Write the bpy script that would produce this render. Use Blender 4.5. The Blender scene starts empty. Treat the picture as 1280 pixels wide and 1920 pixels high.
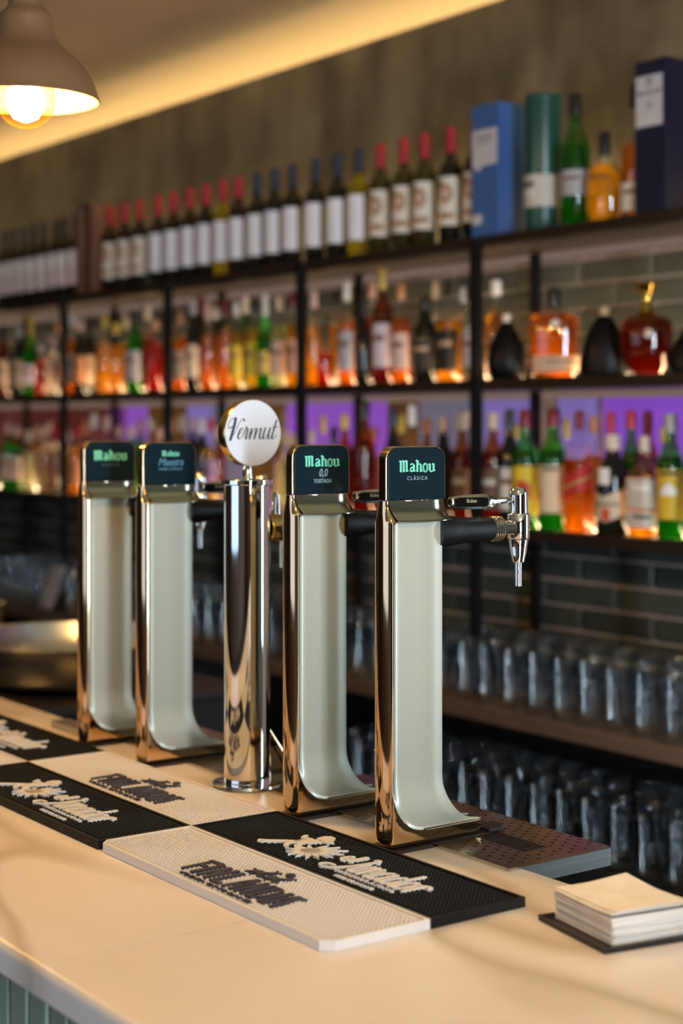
import bpy, bmesh, math, random
from mathutils import Vector, Matrix
random.seed(7)
R = math.radians
scene = bpy.context.scene
COL = scene.collection

# ------------------------------------------------------------------ camera
cam_d = bpy.data.cameras.new('camera')
cam = bpy.data.objects.new('camera', cam_d); COL.objects.link(cam)
cam.location = (0, 0, 1.627)
cam.rotation_euler = (R(90), 0, R(54.0076))
cam_d.sensor_fit = 'VERTICAL'; cam_d.sensor_height = 36; cam_d.sensor_width = 24
cam_d.lens = 36 * 3022 / 1920
cam_d.shift_y = -163 / 1920
cam_d.clip_start = 0.05
cam_d.dof.use_dof = True
cam_d.dof.focus_distance = 2.02
cam_d.dof.aperture_fstop = 3.0
scene.camera = cam

# ------------------------------------------------------------------ colour management and world
vs = scene.view_settings
vs.view_transform = 'Standard'; vs.look = 'None'; vs.gamma = 1; vs.use_curve_mapping = False
vs.exposure = 0.88
world = bpy.data.worlds.new('world'); scene.world = world
world.use_nodes = True
world.node_tree.nodes['Background'].inputs[0].default_value = (0.55, 0.7, 1.0, 1)
world.node_tree.nodes['Background'].inputs[1].default_value = 0.6
scene.cycles.max_bounces = 8
scene.cycles.transmission_bounces = 6
scene.cycles.transparent_max_bounces = 18
scene.cycles.glossy_bounces = 4
scene.cycles.diffuse_bounces = 2
scene.cycles.caustics_reflective = False
scene.cycles.caustics_refractive = True
scene.cycles.blur_glossy = 0.5
scene.cycles.sample_clamp_indirect = 8.0
scene.cycles.use_denoising = True
scene.cycles.use_adaptive_sampling = True
scene.cycles.adaptive_threshold = 0.025

def area(name, loc, rot, sx, sy, power, col, spread=180):
    l = bpy.data.lights.new(name, 'AREA'); l.shape = 'RECTANGLE'; l.size = sx; l.size_y = sy
    l.energy = power; l.color = col; l.spread = R(spread)
    o = bpy.data.objects.new(name, l); o.location = loc; o.rotation_euler = rot; COL.objects.link(o)
    return o
# daylight through the street windows (customer side) and through the glazed end wall behind the camera
area('window_daylight_street', (-2.6, -3.46, 1.65), (R(90), 0, 0), 3.4, 1.7, 9, (0.70, 0.83, 1.0))
area('door_daylight', (3.46, -0.2, 1.30), (R(90), 0, R(90)), 0.46, 2.45, 200, (0.76, 0.89, 1.0))

area('window_daylight_rear', (-0.375, 3.12, 1.55), (R(90), 0, R(180)), 0.35, 1.7, 20, (0.72, 0.92, 1.0))

# ------------------------------------------------------------------ helpers
MATS = {}
def mat(name, col=(0.8, 0.8, 0.8), rough=0.5, metal=0.0, **kw):
    if name in MATS: return MATS[name]
    m = bpy.data.materials.new(name); m.use_nodes = True
    b = m.node_tree.nodes['Principled BSDF']
    b.inputs['Base Color'].default_value = (*col, 1)
    b.inputs['Roughness'].default_value = rough
    b.inputs['Metallic'].default_value = metal
    for k, v in kw.items():
        key = {'trans': 'Transmission Weight', 'ior': 'IOR', 'coat': 'Coat Weight', 'coat_rough': 'Coat Roughness', 'spec': 'Specular IOR Level', 'emit': 'Emission Strength', 'sss': 'Subsurface Weight'}.get(k)
        if k == 'ecol': b.inputs['Emission Color'].default_value = (*v, 1)
        elif key: b.inputs[key].default_value = v
    MATS[name] = m
    return m
def nodes(m): return m.node_tree.nodes, m.node_tree.links, m.node_tree.nodes['Principled BSDF']
def noise_tint(m, c1, c2, scale=8, detail=6, coord='Object', lo=0.35, hi=0.65, bump=0, stretch=(1, 1, 1), bscale=None):
    n, l, b = nodes(m)
    tc = n.new('ShaderNodeTexCoord'); mp = n.new('ShaderNodeMapping'); mp.inputs['Scale'].default_value = stretch
    tx = n.new('ShaderNodeTexNoise'); tx.inputs['Scale'].default_value = scale; tx.inputs['Detail'].default_value = detail
    rp = n.new('ShaderNodeValToRGB')
    rp.color_ramp.elements[0].position = lo; rp.color_ramp.elements[1].position = hi
    rp.color_ramp.elements[0].color = (*c1, 1); rp.color_ramp.elements[1].color = (*c2, 1)
    l.new(tc.outputs[coord], mp.inputs[0]); l.new(mp.outputs[0], tx.inputs['Vector']); l.new(tx.outputs['Fac'], rp.inputs[0]); l.new(rp.outputs[0], b.inputs['Base Color'])
    if bump:
        bp = n.new('ShaderNodeBump'); bp.inputs['Strength'].default_value = bump; bp.inputs['Distance'].default_value = 0.01
        if bscale:
            t2 = n.new('ShaderNodeTexNoise'); t2.inputs['Scale'].default_value = bscale; t2.inputs['Detail'].default_value = 4
            l.new(mp.outputs[0], t2.inputs['Vector']); l.new(t2.outputs['Fac'], bp.inputs['Height'])
        else: l.new(tx.outputs['Fac'], bp.inputs['Height'])
        l.new(bp.outputs[0], b.inputs['Normal'])
    return m
def emis(name, col, strength):
    if name in MATS: return MATS[name]
    m = bpy.data.materials.new(name); m.use_nodes = True
    n, l = m.node_tree.nodes, m.node_tree.links
    n.remove(n['Principled BSDF'])
    e = n.new('ShaderNodeEmission'); e.inputs[0].default_value = (*col, 1); e.inputs[1].default_value = strength
    l.new(e.outputs[0], n['Material Output'].inputs[0]); MATS[name] = m
    return m
def thin_glass(name, tint, gloss=0.9, rough=0.02, ior=1.5):
    """thin-walled clear glass: straight transmission plus fresnel reflection"""
    if name in MATS: return MATS[name]
    m = bpy.data.materials.new(name); m.use_nodes = True
    n, l = m.node_tree.nodes, m.node_tree.links
    n.remove(n['Principled BSDF'])
    t = n.new('ShaderNodeBsdfTransparent'); t.inputs[0].default_value = (*tint, 1)
    g = n.new('ShaderNodeBsdfGlossy'); g.inputs['Roughness'].default_value = rough
    g.inputs[0].default_value = (gloss, gloss, gloss, 1)
    fr = n.new('ShaderNodeFresnel')
    ge = n.new('ShaderNodeNewGeometry'); mi = n.new('ShaderNodeMix'); mi.data_type = 'FLOAT'   # thin wall: the same reflectance from both sides
    mi.inputs[2].default_value = ior; mi.inputs[3].default_value = 1/ior
    l.new(ge.outputs['Backfacing'], mi.inputs[0]); l.new(mi.outputs[0], fr.inputs[0])
    mx = n.new('ShaderNodeMixShader')
    l.new(fr.outputs[0], mx.inputs[0]); l.new(t.outputs[0], mx.inputs[1]); l.new(g.outputs[0], mx.inputs[2]); l.new(mx.outputs[0], n['Material Output'].inputs[0])
    MATS[name] = m
    return m

class MB:
    """collects shapes into one mesh"""
    def __init__(s): s.v = []; s.f = []
    def add(s, v, f):
        k = len(s.v); s.v += [tuple(p) for p in v]; s.f += [tuple(i + k for i in q) for q in f]; return s
    def box(s, x0, x1, y0, y1, z0, z1):
        return s.add([(x0,y0,z0),(x1,y0,z0),(x1,y1,z0),(x0,y1,z0),(x0,y0,z1),(x1,y0,z1),(x1,y1,z1),(x0,y1,z1)],
                     [(0,3,2,1),(4,5,6,7),(0,1,5,4),(1,2,6,5),(2,3,7,6),(3,0,4,7)])
    def rings(s, rings, cap0=True, cap1=True):
        n = len(rings[0]); v = [p for r in rings for p in r]; f = []
        for i in range(len(rings) - 1):
            for j in range(n):
                a = i*n + j; b = i*n + (j+1) % n
                f.append((a, b, b + n, a + n))
        if cap0: f.append(tuple(reversed(range(n))))
        if cap1: f.append(tuple(range((len(rings)-1)*n, len(rings)*n)))
        return s.add(v, f)
    def lathe(s, prof, seg=24, c=(0,0,0), axis='z', sy=1.0, power=None, cap0=True, cap1=True):
        rings = []
        for r, h in prof:
            ring = []
            for k in range(seg):
                a = 2*math.pi*k/seg; ca, sa = math.cos(a), math.sin(a)
                if power:
                    q = (abs(ca)**power + abs(sa)**power) ** (-1/power); ca *= q; sa *= q
                u, w = r*ca, r*sa*sy
                p = (u, w, h) if axis == 'z' else ((u, h, -w) if axis == 'y' else (h, u, w))
                ring.append((p[0]+c[0], p[1]+c[1], p[2]+c[2]))
            rings.append(ring)
        return s.rings(rings, cap0, cap1)
    def tube(s, pts, r, seg=10):
        rings = []; pts = [Vector(p) for p in pts]
        for i, p in enumerate(pts):
            t = (pts[min(i+1, len(pts)-1)] - pts[max(i-1, 0)]).normalized()
            up = Vector((0, 0, 1)) if abs(t.z) < 0.9 else Vector((1, 0, 0))
            a = t.cross(up).normalized(); b = a.cross(t)
            rr = r[i] if isinstance(r, (list, tuple)) else r
            rings.append([tuple(p + a*rr*math.cos(2*math.pi*k/seg) + b*rr*math.sin(2*math.pi*k/seg)) for k in range(seg)])
        return s.rings(rings)
    def prism(s, poly, f0, f1):
        """poly: list of (u,w); f0/f1 map (u,w) to the bottom and top 3-D points"""
        n = len(poly); v = [f0(*p) for p in poly] + [f1(*p) for p in poly]
        f = [tuple(reversed(range(n))), tuple(range(n, 2*n))] + [(i, (i+1) % n, (i+1) % n + n, i + n) for i in range(n)]
        return s.add(v, f)
    def mesh(s, name, m, smooth=True, angle=35, fix=True):
        me = bpy.data.meshes.new(name); me.from_pydata(s.v, [], s.f); me.update()
        if fix:
            bm = bmesh.new(); bm.from_mesh(me); bmesh.ops.recalc_face_normals(bm, faces=bm.faces); bm.to_mesh(me); bm.free()
        if m: me.materials.append(m)
        if smooth:
            me.polygons.foreach_set('use_smooth', [True]*len(me.polygons))
            me.set_sharp_from_angle(angle=R(angle))
        return me
    def obj(s, name, m, parent=None, smooth=True, angle=35, bevel=0, bseg=2, fix=True):
        o = link(name, s.mesh(name, m, smooth, angle, fix), parent)
        if bevel:
            md = o.modifiers.new('bevel', 'BEVEL'); md.width = bevel; md.segments = bseg; md.limit_method = 'ANGLE'; md.angle_limit = R(40)
        return o
def link(name, data, parent=None):
    o = bpy.data.objects.new(name, data); COL.objects.link(o)
    if parent: o.parent = parent
    return o
def tag(o, label, cat, group=None):
    o['label'] = label; o['category'] = cat
    if group: o['group'] = group
    return o
def thing(name, label, cat, loc=(0,0,0), group=None):
    o = link(name, None); o.location = loc; o.empty_display_size = 0.05
    return tag(o, label, cat, group)
def struct(o): o['kind'] = 'structure'; return o
def stuff(o): o['kind'] = 'stuff'; return o
def dup(root, loc):
    r = root.copy(); COL.objects.link(r); r.location = loc
    for ch in list(root.children):
        c = ch.copy(); COL.objects.link(c); c.parent = r
        for g in list(ch.children):
            d = g.copy(); COL.objects.link(d); d.parent = c
    return r
def text_mesh(txt, size, extrude, m, name, shear=0.0, bold=0.0, space=1.0, align='CENTER', sx=1.0):
    cu = bpy.data.curves.new(name, 'FONT'); cu.body = txt; cu.size = size; cu.extrude = extrude; cu.shear = shear
    cu.offset = bold; cu.space_character = space; cu.align_x = align; cu.resolution_u = 3
    o = bpy.data.objects.new(name, cu); COL.objects.link(o)
    dg = bpy.context.evaluated_depsgraph_get(); dg.update()
    me = bpy.data.meshes.new_from_object(o.evaluated_get(dg))
    bpy.data.objects.remove(o); bpy.data.curves.remove(cu)
    me.name = name; me.materials.clear(); me.materials.append(m)
    if sx != 1.0: me.transform(Matrix.Diagonal((sx, 1, 1, 1)))
    return me
def bez(p0, p1, p2, p3, n=8):
    out = []
    for i in range(n + 1):
        t = i/n; a = (1-t)**3; b = 3*t*(1-t)**2; c = 3*t*t*(1-t); d = t**3
        out.append((a*p0[0]+b*p1[0]+c*p2[0]+d*p3[0], a*p0[1]+b*p1[1]+c*p2[1]+d*p3[1]))
    return out
def smoothline(pts, n=5):
    """Catmull-Rom through pts"""
    out = []
    for i in range(len(pts)-1):
        p0 = pts[max(i-1,0)]; p1 = pts[i]; p2 = pts[i+1]; p3 = pts[min(i+2,len(pts)-1)]
        for k in range(n):
            t = k/n
            out.append(tuple(0.5*((2*p1[j]) + (-p0[j]+p2[j])*t + (2*p0[j]-5*p1[j]+4*p2[j]-p3[j])*t*t + (-p0[j]+3*p1[j]-3*p2[j]+p3[j])*t**3) for j in (0,1)))
    out.append(tuple(pts[-1]))
    return out
PEN_COUNT = [0]
def pen(mb, pts, wfun, f0, f1, joints=True):
    """lettering stroke: one little prism per segment, a round one at each joint; wfun(dx,dy) gives the width"""
    PENC = PEN_COUNT
    def top(u, v):
        p, q = f0(u, v), f1(u, v); k = 1 - .012*(PENC[0] % 13)
        return tuple(p[i] + (q[i]-p[i])*k for i in range(3))
    f1_ = top
    for (a, b) in zip(pts[:-1], pts[1:]):
        PENC[0] += 1
        dx, dy = b[0]-a[0], b[1]-a[1]; L = math.hypot(dx, dy)
        if L < 1e-9: continue
        w = wfun(dx/L, dy/L)/2; nx, ny = -dy/L*w, dx/L*w
        mb.prism([(a[0]-nx,a[1]-ny),(b[0]-nx,b[1]-ny),(b[0]+nx,b[1]+ny),(a[0]+nx,a[1]+ny)], f0, f1_)
    if joints:
        for i, p in enumerate(pts):
            PENC[0] += 1
            a = pts[max(i-1,0)]; b = pts[min(i+1,len(pts)-1)]
            dx, dy = b[0]-a[0], b[1]-a[1]; L = math.hypot(dx, dy) or 1
            w = wfun(dx/L, dy/L)/2
            mb.prism([(p[0]+w*math.cos(k*math.pi/3), p[1]+w*math.sin(k*math.pi/3)) for k in range(6)], f0, f1_)

# ------------------------------------------------------------------ materials
M_concrete = noise_tint(mat('concrete_wall', rough=0.85), (0.040,0.034,0.025), (0.135,0.117,0.086), 5.5, 14, stretch=(1,1,0.6), lo=0.34, hi=0.68, bump=0.15, bscale=30)
M_ceiling = mat('ceiling_paint', (0.52,0.41,0.25), 0.9)
M_grout = noise_tint(mat('grout', rough=0.9), (0.36,0.29,0.25), (0.46,0.37,0.32), 30)
M_brick = mat('glazed_brick', (0.1,0.11,0.1), 0.34)
def _brick():
    n, l, b = nodes(M_brick)
    oi = n.new('ShaderNodeObjectInfo'); rp = n.new('ShaderNodeValToRGB')
    rp.color_ramp.elements[0].color = (0.018,0.022,0.019,1); rp.color_ramp.elements[1].color = (0.085,0.095,0.083,1)
    tc = n.new('ShaderNodeTexCoord'); nz = n.new('ShaderNodeTexNoise'); nz.inputs['Scale'].default_value = 14; nz.inputs['Detail'].default_value = 6
    mth = n.new('ShaderNodeMath'); mth.operation = 'MULTIPLY_ADD'; mth.inputs[1].default_value = 0.5; l.new(oi.outputs['Random'], mth.inputs[0])
    m2 = n.new('ShaderNodeMath'); m2.operation = 'MULTIPLY'; m2.inputs[1].default_value = 0.5; l.new(nz.outputs['Fac'], m2.inputs[0]); l.new(m2.outputs[0], mth.inputs[2])
    l.new(tc.outputs['Object'], nz.inputs['Vector']); l.new(mth.outputs[0], rp.inputs[0]); l.new(rp.outputs[0], b.inputs['Base Color'])
    bp = n.new('ShaderNodeBump'); bp.inputs['Strength'].default_value = 0.25; bp.inputs['Distance'].default_value = 0.004; l.new(nz.outputs['Fac'], bp.inputs['Height']); l.new(bp.outputs[0], b.inputs['Normal'])
_brick()
M_floor = noise_tint(mat('floor_dark', rough=0.10), (0.03,0.025,0.02), (0.06,0.05,0.04), 4)
M_roomwall = noise_tint(mat('room_wall_brown', rough=0.8), (0.08,0.05,0.034), (0.12,0.075,0.05), 2)
M_black = mat('black_metal', (0.012,0.012,0.014), 0.45, 0.6)
M_wood = noise_tint(mat('dark_stained_wood', rough=0.38), (0.010,0.006,0.004), (0.030,0.016,0.010), 5, 8, stretch=(0.15,3,3), bump=0.1)
M_counterwood = noise_tint(mat('back_counter_laminate', rough=0.3), (0.10,0.065,0.05), (0.17,0.115,0.09), 5, 8, stretch=(0.2,3,3))
M_dark = mat('dark_cabinet', (0.010,0.010,0.012), 0.6)
M_steel = noise_tint(mat('brushed_steel', rough=0.28, metal=1.0), (0.50,0.51,0.53), (0.62,0.63,0.65), 6, 8, stretch=(1,1,40))
M_chrome = mat('chrome', (0.80,0.80,0.80), 0.06, 1.0)
M_traysteel = noise_tint(mat('tray_polished_steel', rough=0.19, metal=1.0), (0.52,0.42,0.29), (0.64,0.53,0.38), 20)
M_bronze = mat('bronze_chrome', (0.70,0.49,0.29), 0.06, 1.0)
M_panel = mat('champagne_lacquer', (0.48,0.48,0.405), 0.32, 0.30, coat=0.7, coat_rough=0.08)
M_lip = mat('champagne_gold_trim', (0.46,0.44,0.32), 0.16, 1.0)
M_badge = mat('badge_petrol', (0.006,0.016,0.024), 0.10, spec=0.2)
M_mint = mat('mint_print', (0.16,0.62,0.47), 0.5)
M_bluegrey = mat('bluegrey_print', (0.20,0.32,0.42), 0.5)
M_blueprint = mat('blue_print', (0.06,0.20,0.33), 0.5)
M_faint = mat('faint_print', (0.045,0.075,0.085), 0.5)
M_rubber = mat('black_rubber', (0.005,0.005,0.005), 0.55, spec=0.25)
M_sleeve = mat('black_sleeve', (0.005,0.005,0.006), 0.45, spec=0.25)
M_whiterubber = mat('white_rubber', (0.74,0.70,0.68), 0.55)
M_navyrubber = mat('navy_rubber', (0.022,0.020,0.045), 0.5)
M_brass = mat('brass', (0.72,0.52,0.20), 0.15, 1.0)
M_discface = mat('disc_white', (0.66,0.68,0.76), 0.35)
M_ink = mat('ink_dark', (0.015,0.028,0.04), 0.5)
M_napkin = noise_tint(mat('napkin_paper', rough=0.95), (0.78,0.71,0.65), (0.86,0.80,0.75), 25)
M_plasticblack = mat('black_plastic', (0.02,0.015,0.015), 0.3)
M_ledbody = mat('led_channel', (0.6,0.6,0.6), 0.4, 0.8)
M_led = emis('led_warm', (1.0,0.72,0.46), 9.0)
def _marble():
    m = mat('cream_marble', (0.78,0.72,0.65), 0.30)
    n, l, b = nodes(m)
    tc = n.new('ShaderNodeTexCoord'); mp = n.new('ShaderNodeMapping'); mp.inputs['Rotation'].default_value = (0,0,R(24)); mp.inputs['Scale'].default_value = (0.9,2.6,1)
    l.new(tc.outputs['Object'], mp.inputs[0])
    nz = n.new('ShaderNodeTexNoise'); nz.inputs['Scale'].default_value = 1.35; nz.inputs['Detail'].default_value = 1.5; nz.inputs['Roughness'].default_value = 0.4; l.new(mp.outputs[0], nz.inputs['Vector'])
    ab = n.new('ShaderNodeMath'); ab.operation = 'SUBTRACT'; ab.inputs[1].default_value = 0.5; l.new(nz.outputs['Fac'], ab.inputs[0])
    ab2 = n.new('ShaderNodeMath'); ab2.operation = 'ABSOLUTE'; l.new(ab.outputs[0], ab2.inputs[0])
    rp = n.new('ShaderNodeValToRGB'); rp.color_ramp.elements[0].position = 0.0; rp.color_ramp.elements[1].position = 0.030
    rp.color_ramp.elements[0].color = (0.58,0.50,0.43,1); rp.color_ramp.elements[1].color = (0.84,0.755,0.735,1)
    l.new(ab2.outputs[0], rp.inputs[0])
    n2 = n.new('ShaderNodeTexNoise'); n2.inputs['Scale'].default_value = 3.0; n2.inputs['Detail'].default_value = 4; l.new(tc.outputs['Object'], n2.inputs['Vector'])
    r2 = n.new('ShaderNodeValToRGB'); r2.color_ramp.elements[0].position = 0.3; r2.color_ramp.elements[1].position = 0.7
    r2.color_ramp.elements[0].color = (0.88,0.87,0.85,1); r2.color_ramp.elements[1].color = (1,1,1,1); l.new(n2.outputs['Fac'], r2.inputs[0])
    mx = n.new('ShaderNodeMix'); mx.data_type = 'RGBA'; mx.blend_type = 'MULTIPLY'; mx.inputs[0].default_value = 1.0
    l.new(rp.outputs[0], mx.inputs[6]); l.new(r2.outputs[0], mx.inputs[7]); l.new(mx.outputs[2], b.inputs['Base Color'])
    return m
M_marble = _marble()
M_greentile = noise_tint(mat('green_glazed_tile', rough=0.25), (0.20,0.26,0.22), (0.30,0.36,0.31), 6)

# ------------------------------------------------------------------ the room
ZC = 1.10                                   # bar top
X0, X1, Y0, Y1, ZT = -8.6, 3.4, -3.4, 3.06, 2.838
o = struct(MB().box(X0-.1, X1+.1, Y0-.1, Y1+.2, -0.1, 0).obj('floor', M_floor, smooth=False))
o = struct(MB().box(X0-.1, X1+.1, Y0-.1, Y1+.2, ZT, ZT+.1).obj('ceiling', M_ceiling, smooth=False))
o = struct(MB().box(X0, -.55, Y1, Y1+.2, 2.085, ZT).box(-.2, X1, Y1, Y1+.05, 0, ZT).box(-.55, -.2, Y1, Y1+.05, 2.4, ZT).box(-.55, -.2, Y1, Y1+.05, 0, .7).obj('wall_back', M_concrete, smooth=False))
tiled = struct(MB().box(X0, -.55, Y1, Y1+.2, 0, 2.085).obj('wall_back_tiled', M_grout, smooth=False))
struct(MB().box(X0-.1, X0, Y0, Y1, 0, ZT).obj('wall_left', M_roomwall, smooth=False))
def wall_with_opening(name, along, a0, a1, fixed, thick, o0, o1, oz0, oz1):
    mb = MB()
    for (p0, p1, z0, z1) in ((a0,o0,0,ZT),(o1,a1,0,ZT),(o0,o1,0,oz0),(o0,o1,oz1,ZT)):
        if along == 'x': mb.box(p0, p1, fixed-thick, fixed, z0, z1)
        else: mb.box(fixed, fixed+thick, p0, p1, z0, z1)
    return struct(mb.obj(name, M_roomwall, smooth=False))
wall_with_opening('wall_front', 'x', X0, X1, Y0, 0.05, -4.3, -0.9, 0.8, 2.5)
wall_with_opening('wall_right', 'y', Y0, Y1, X1, 0.05, -0.46, 0.06, 0.03, 2.57)
def window(name, along, fixed, o0, o1, z0, z1, nm):
    fr = MB(); t = 0.045
    def bar(a, b, c, d):
        if along == 'x': fr.box(a, b, fixed-.045, fixed-.005, c, d)
        else: fr.box(fixed+.005, fixed+.045, a, b, c, d)
    bar(o0, o1, z0, z0+t); bar(o0, o1, z1-t, z1)
    for k in range(nm+1):
        p = o0 + (o1-o0-t)*k/nm; bar(p, p+t, z0+t, z1-t)
    w = struct(fr.obj(name, M_black, smooth=False))
    for k in range(nm):
        p = o0 + (o1-o0-t)*k/nm + t; q = o0 + (o1-o0-t)*(k+1)/nm; g = MB()
        if along == 'x': g.box(p, q, fixed-.028, fixed-.022, z0+t, z1-t)
        else: g.box(fixed+.022, fixed+.028, p, q, z0+t, z1-t)
        g.obj('pane', thin_glass('window_glass', (0.95,0.97,0.98)), w, smooth=False)
window('window_1', 'x', Y0, -4.3, -0.9, 0.8, 2.5, 3)
window('door_1', 'y', X1, -0.46, 0.06, 0.03, 2.57, 1)
window('window_2', 'x', Y1+.05, -0.55, -0.2, 0.7, 2.4, 1)
# glazed bricks of the splashback, in running bond
bm_ = MB().box(-.1265, .1265, -.006, .006, -.0295, .0295); brick_me = None
for row in range(18):
    z = 0.975 + row*0.0662
    if 1.395 < z < 1.715 or z > 2.07: continue
    for k in range(19):
        x = -7.15 + 0.2605*k + (0.13 if row % 2 else 0)
        if brick_me is None:
            b0 = bm_.obj('brick', M_brick, tiled, smooth=False, bevel=0.004, bseg=1); brick_me = b0.data; b = b0
        else:
            b = b0.copy(); COL.objects.link(b)
        b.location = (x, Y1-.006+random.uniform(-.0015,.0015), z); b.rotation_euler = (random.uniform(-.006,.006), 0, random.uniform(-.004,.004))

# ------------------------------------------------------------------ bar counter
bar = thing('bar_counter', 'long bar counter topped with cream veined marble and faced in green tiles', 'counter', (0,0,0))
def slab(x0, x1):
    mb = MB(); y0, y1, z0, z1 = 0.682, 1.300, ZC-0.032, ZC; r = 0.010
    prof = [(y1, z0), (y1, z1-.002), (y1-.002, z1)] + [(y0+r-r*math.sin(a), z1-r+r*math.cos(a)) for a in [R(k*15) for k in range(7)]] + [(y0, z0+.003), (y0+.003, z0)]
    mb.rings([[(x, p[0], p[1]) for p in prof] for x in (x0, x1)])
    return mb.obj('marble_slab', M_marble, bar, angle=30)
slab(-5.2, -1.4458); slab(-1.4442, -0.35)
MB().box(-5.15, -.40, .72, 1.26, 0.0, ZC-.0325).obj('body', M_dark, bar, smooth=False)
t0 = None
for row in range(3):
    for k in range(26):
        w = .0425
        if t0 is None:
            t0 = MB().box(-w/2, w/2, -.005, .005, -.064, .064).obj('tile', M_greentile, bar, smooth=False, bevel=.0035); t = t0
        else:
            t = t0.copy(); COL.objects.link(t)
        t.location = (-2.0 + k*.0455, .7145 + random.uniform(-.001,.001), ZC-.0335-.066 - row*.1315); t.rotation_euler = (random.uniform(-.01,.01), 0, random.uniform(-.03,.03))

# ------------------------------------------------------------------ shelf rack on the back wall
rack = thing('shelf_rack', 'tall black metal rack with three dark wooden shelves of bottles', 'shelf')
SH = {'top': 2.125, 'mid': 1.748, 'low': 1.360}
for k, z in SH.items():
    if k == 'top': MB().box(-7.3, -2.0, 2.792, 3.045, z-.028, z).obj('shelf_board', M_wood, rack, smooth=False, bevel=.002)
    else:          # grooved board: the light strip lies flush in the groove
        MB().box(-7.3, -2.0, 2.792, 2.893, z-.028, z).box(-7.3, -2.0, 2.927, 3.045, z-.028, z).box(-7.3, -2.0, 2.893, 2.927, z-.028, z-.012).obj('shelf_board', M_wood, rack, smooth=False)
        d = MB().box(-7.25, -2.05, 2.8935, 2.9265, z-.0118, z-.0004).obj('light_strip', emis('led_'+k, (1.0,0.68,0.38), 20.0 if k == 'mid' else 13.0), rack, smooth=False)
for z in SH.values():
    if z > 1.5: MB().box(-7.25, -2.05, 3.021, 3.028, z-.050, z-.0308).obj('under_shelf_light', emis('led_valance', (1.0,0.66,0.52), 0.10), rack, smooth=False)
    MB().box(-7.29, -2.01, 2.80, 3.02, z-.0305, z-.0282).obj('soffit_panel', mat('taupe_laminate', (0.034,0.027,0.025), 0.4), rack, smooth=False)
for x in (-2.413, -3.223, -4.033, -4.843, -5.643, -6.45, -7.26):
    o = link('post', MB().box(-.0125, .0125, -.0125, .0125, .94, 2.115).mesh('post', M_black, smooth=False), rack); o.location = (x, 2.7785, 0)
    if True:
        o = link('rear_post', MB().box(-.0125, .0125, -.010, .010, .94, 2.096).mesh('rear_post', M_black, smooth=False), rack); o.location = (x-.02, 3.0085, 0)

# glowing panels imitating the purple reflection in a tinted mirror behind the lowest bottles
def reflection_mat(name, col, e):
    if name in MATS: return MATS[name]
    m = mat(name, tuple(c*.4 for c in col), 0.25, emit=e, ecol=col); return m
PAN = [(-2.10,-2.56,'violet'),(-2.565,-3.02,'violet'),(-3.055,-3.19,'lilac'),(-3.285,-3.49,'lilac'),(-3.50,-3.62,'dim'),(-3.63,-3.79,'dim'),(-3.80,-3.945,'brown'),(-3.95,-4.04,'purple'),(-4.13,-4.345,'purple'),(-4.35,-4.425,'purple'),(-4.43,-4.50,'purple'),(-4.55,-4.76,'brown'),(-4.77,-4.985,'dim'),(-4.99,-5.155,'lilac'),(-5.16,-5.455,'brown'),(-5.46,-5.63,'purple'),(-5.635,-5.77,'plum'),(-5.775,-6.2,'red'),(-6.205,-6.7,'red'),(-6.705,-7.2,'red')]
PM = {'violet': reflection_mat('violet_reflection', (0.25,0.08,0.60), 0.36), 'lilac': reflection_mat('lilac_reflection', (0.23,0.17,0.52), 0.33), 'purple': reflection_mat('purple_reflection', (0.27,0.085,0.54), 0.38),
      'dim': reflection_mat('grey_reflection', (0.16,0.15,0.22), 0.35), 'brown': reflection_mat('brown_reflection', (0.10,0.045,0.01), 0.35), 'plum': reflection_mat('plum_reflection', (0.12,0.02,0.14), 0.4), 'red': reflection_mat('oxblood_reflection', (0.09,0.018,0.015), 0.35)}
PL = {'violet': 'bright violet', 'lilac': 'pale lilac', 'purple': 'glowing purple', 'dim': 'dim grey-blue', 'brown': 'dim brown', 'plum': 'dark plum', 'red': 'dark oxblood'}
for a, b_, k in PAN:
    o = MB().box(b_, a, 3.040, 3.059, 1.366, 1.704).obj('reflection_panel', PM[k], None, smooth=False, bevel=.002)
    tag(o, PL[k] + ' panel imitating a mirror reflection behind the bottles of the lowest bottle shelf', 'light panel', PL[k] + ' back panels')

# LED strips along the back of each shelf
def led(z, name, power, col, e, y=3.012, label=''):
    t = thing('led_strip', label, 'led strip', (0, y, z), None)
    MB().box(-7.2, -2.05, -.007, .007, 0, .006).obj('channel', M_ledbody, t, smooth=False)
    MB().box(-7.19, -2.06, -.0055, .0055, .0061, .0085).obj('diffuser', emis('led_'+name, col, e), t, smooth=False)
    return t
led(2.125, 'top', 0, (1.0,0.80,0.50), 2.5, 3.038, 'thin LED strip lying at the back of the top shelf against concrete')
# the top strip throws its light upward along the wall
area('top_shelf_uplight', (-4.62, 3.030, 2.136), (R(180-4), 0, 0), 5.1, 0.02, 12, (1.0,0.72,0.36), 92)

# ------------------------------------------------------------------ back counter
bc = thing('back_counter', 'dark back counter under the bottle shelves, holding rows of glasses', 'counter')
MB().box(-8.0, -1.6, 2.58, 3.058, .905, .940).obj('worktop', M_counterwood, bc, smooth=False, bevel=.003)
MB().box(-8.0, -1.6, 2.60, 3.04, .595, .62).obj('glass_shelf', M_dark, bc, smooth=False)
MB().box(-8.0, -1.6, 3.03, 3.055, .0, .904).obj('rear_panel', M_dark, bc, smooth=False)
MB().box(-8.0, -1.6, 2.62, 3.02, .0, .10).obj('plinth', M_dark, bc, smooth=False)
MB().box(-8.0, -1.6, 2.61, 2.63, .10, .59).obj('front_panel', M_dark, bc, smooth=False)
for x in (-7.9, -6.3, -4.7, -1.65): MB().box(x, x+.03, 2.64, 3.025, .105, .90).obj('side_panel', M_dark, bc, smooth=False)

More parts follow.
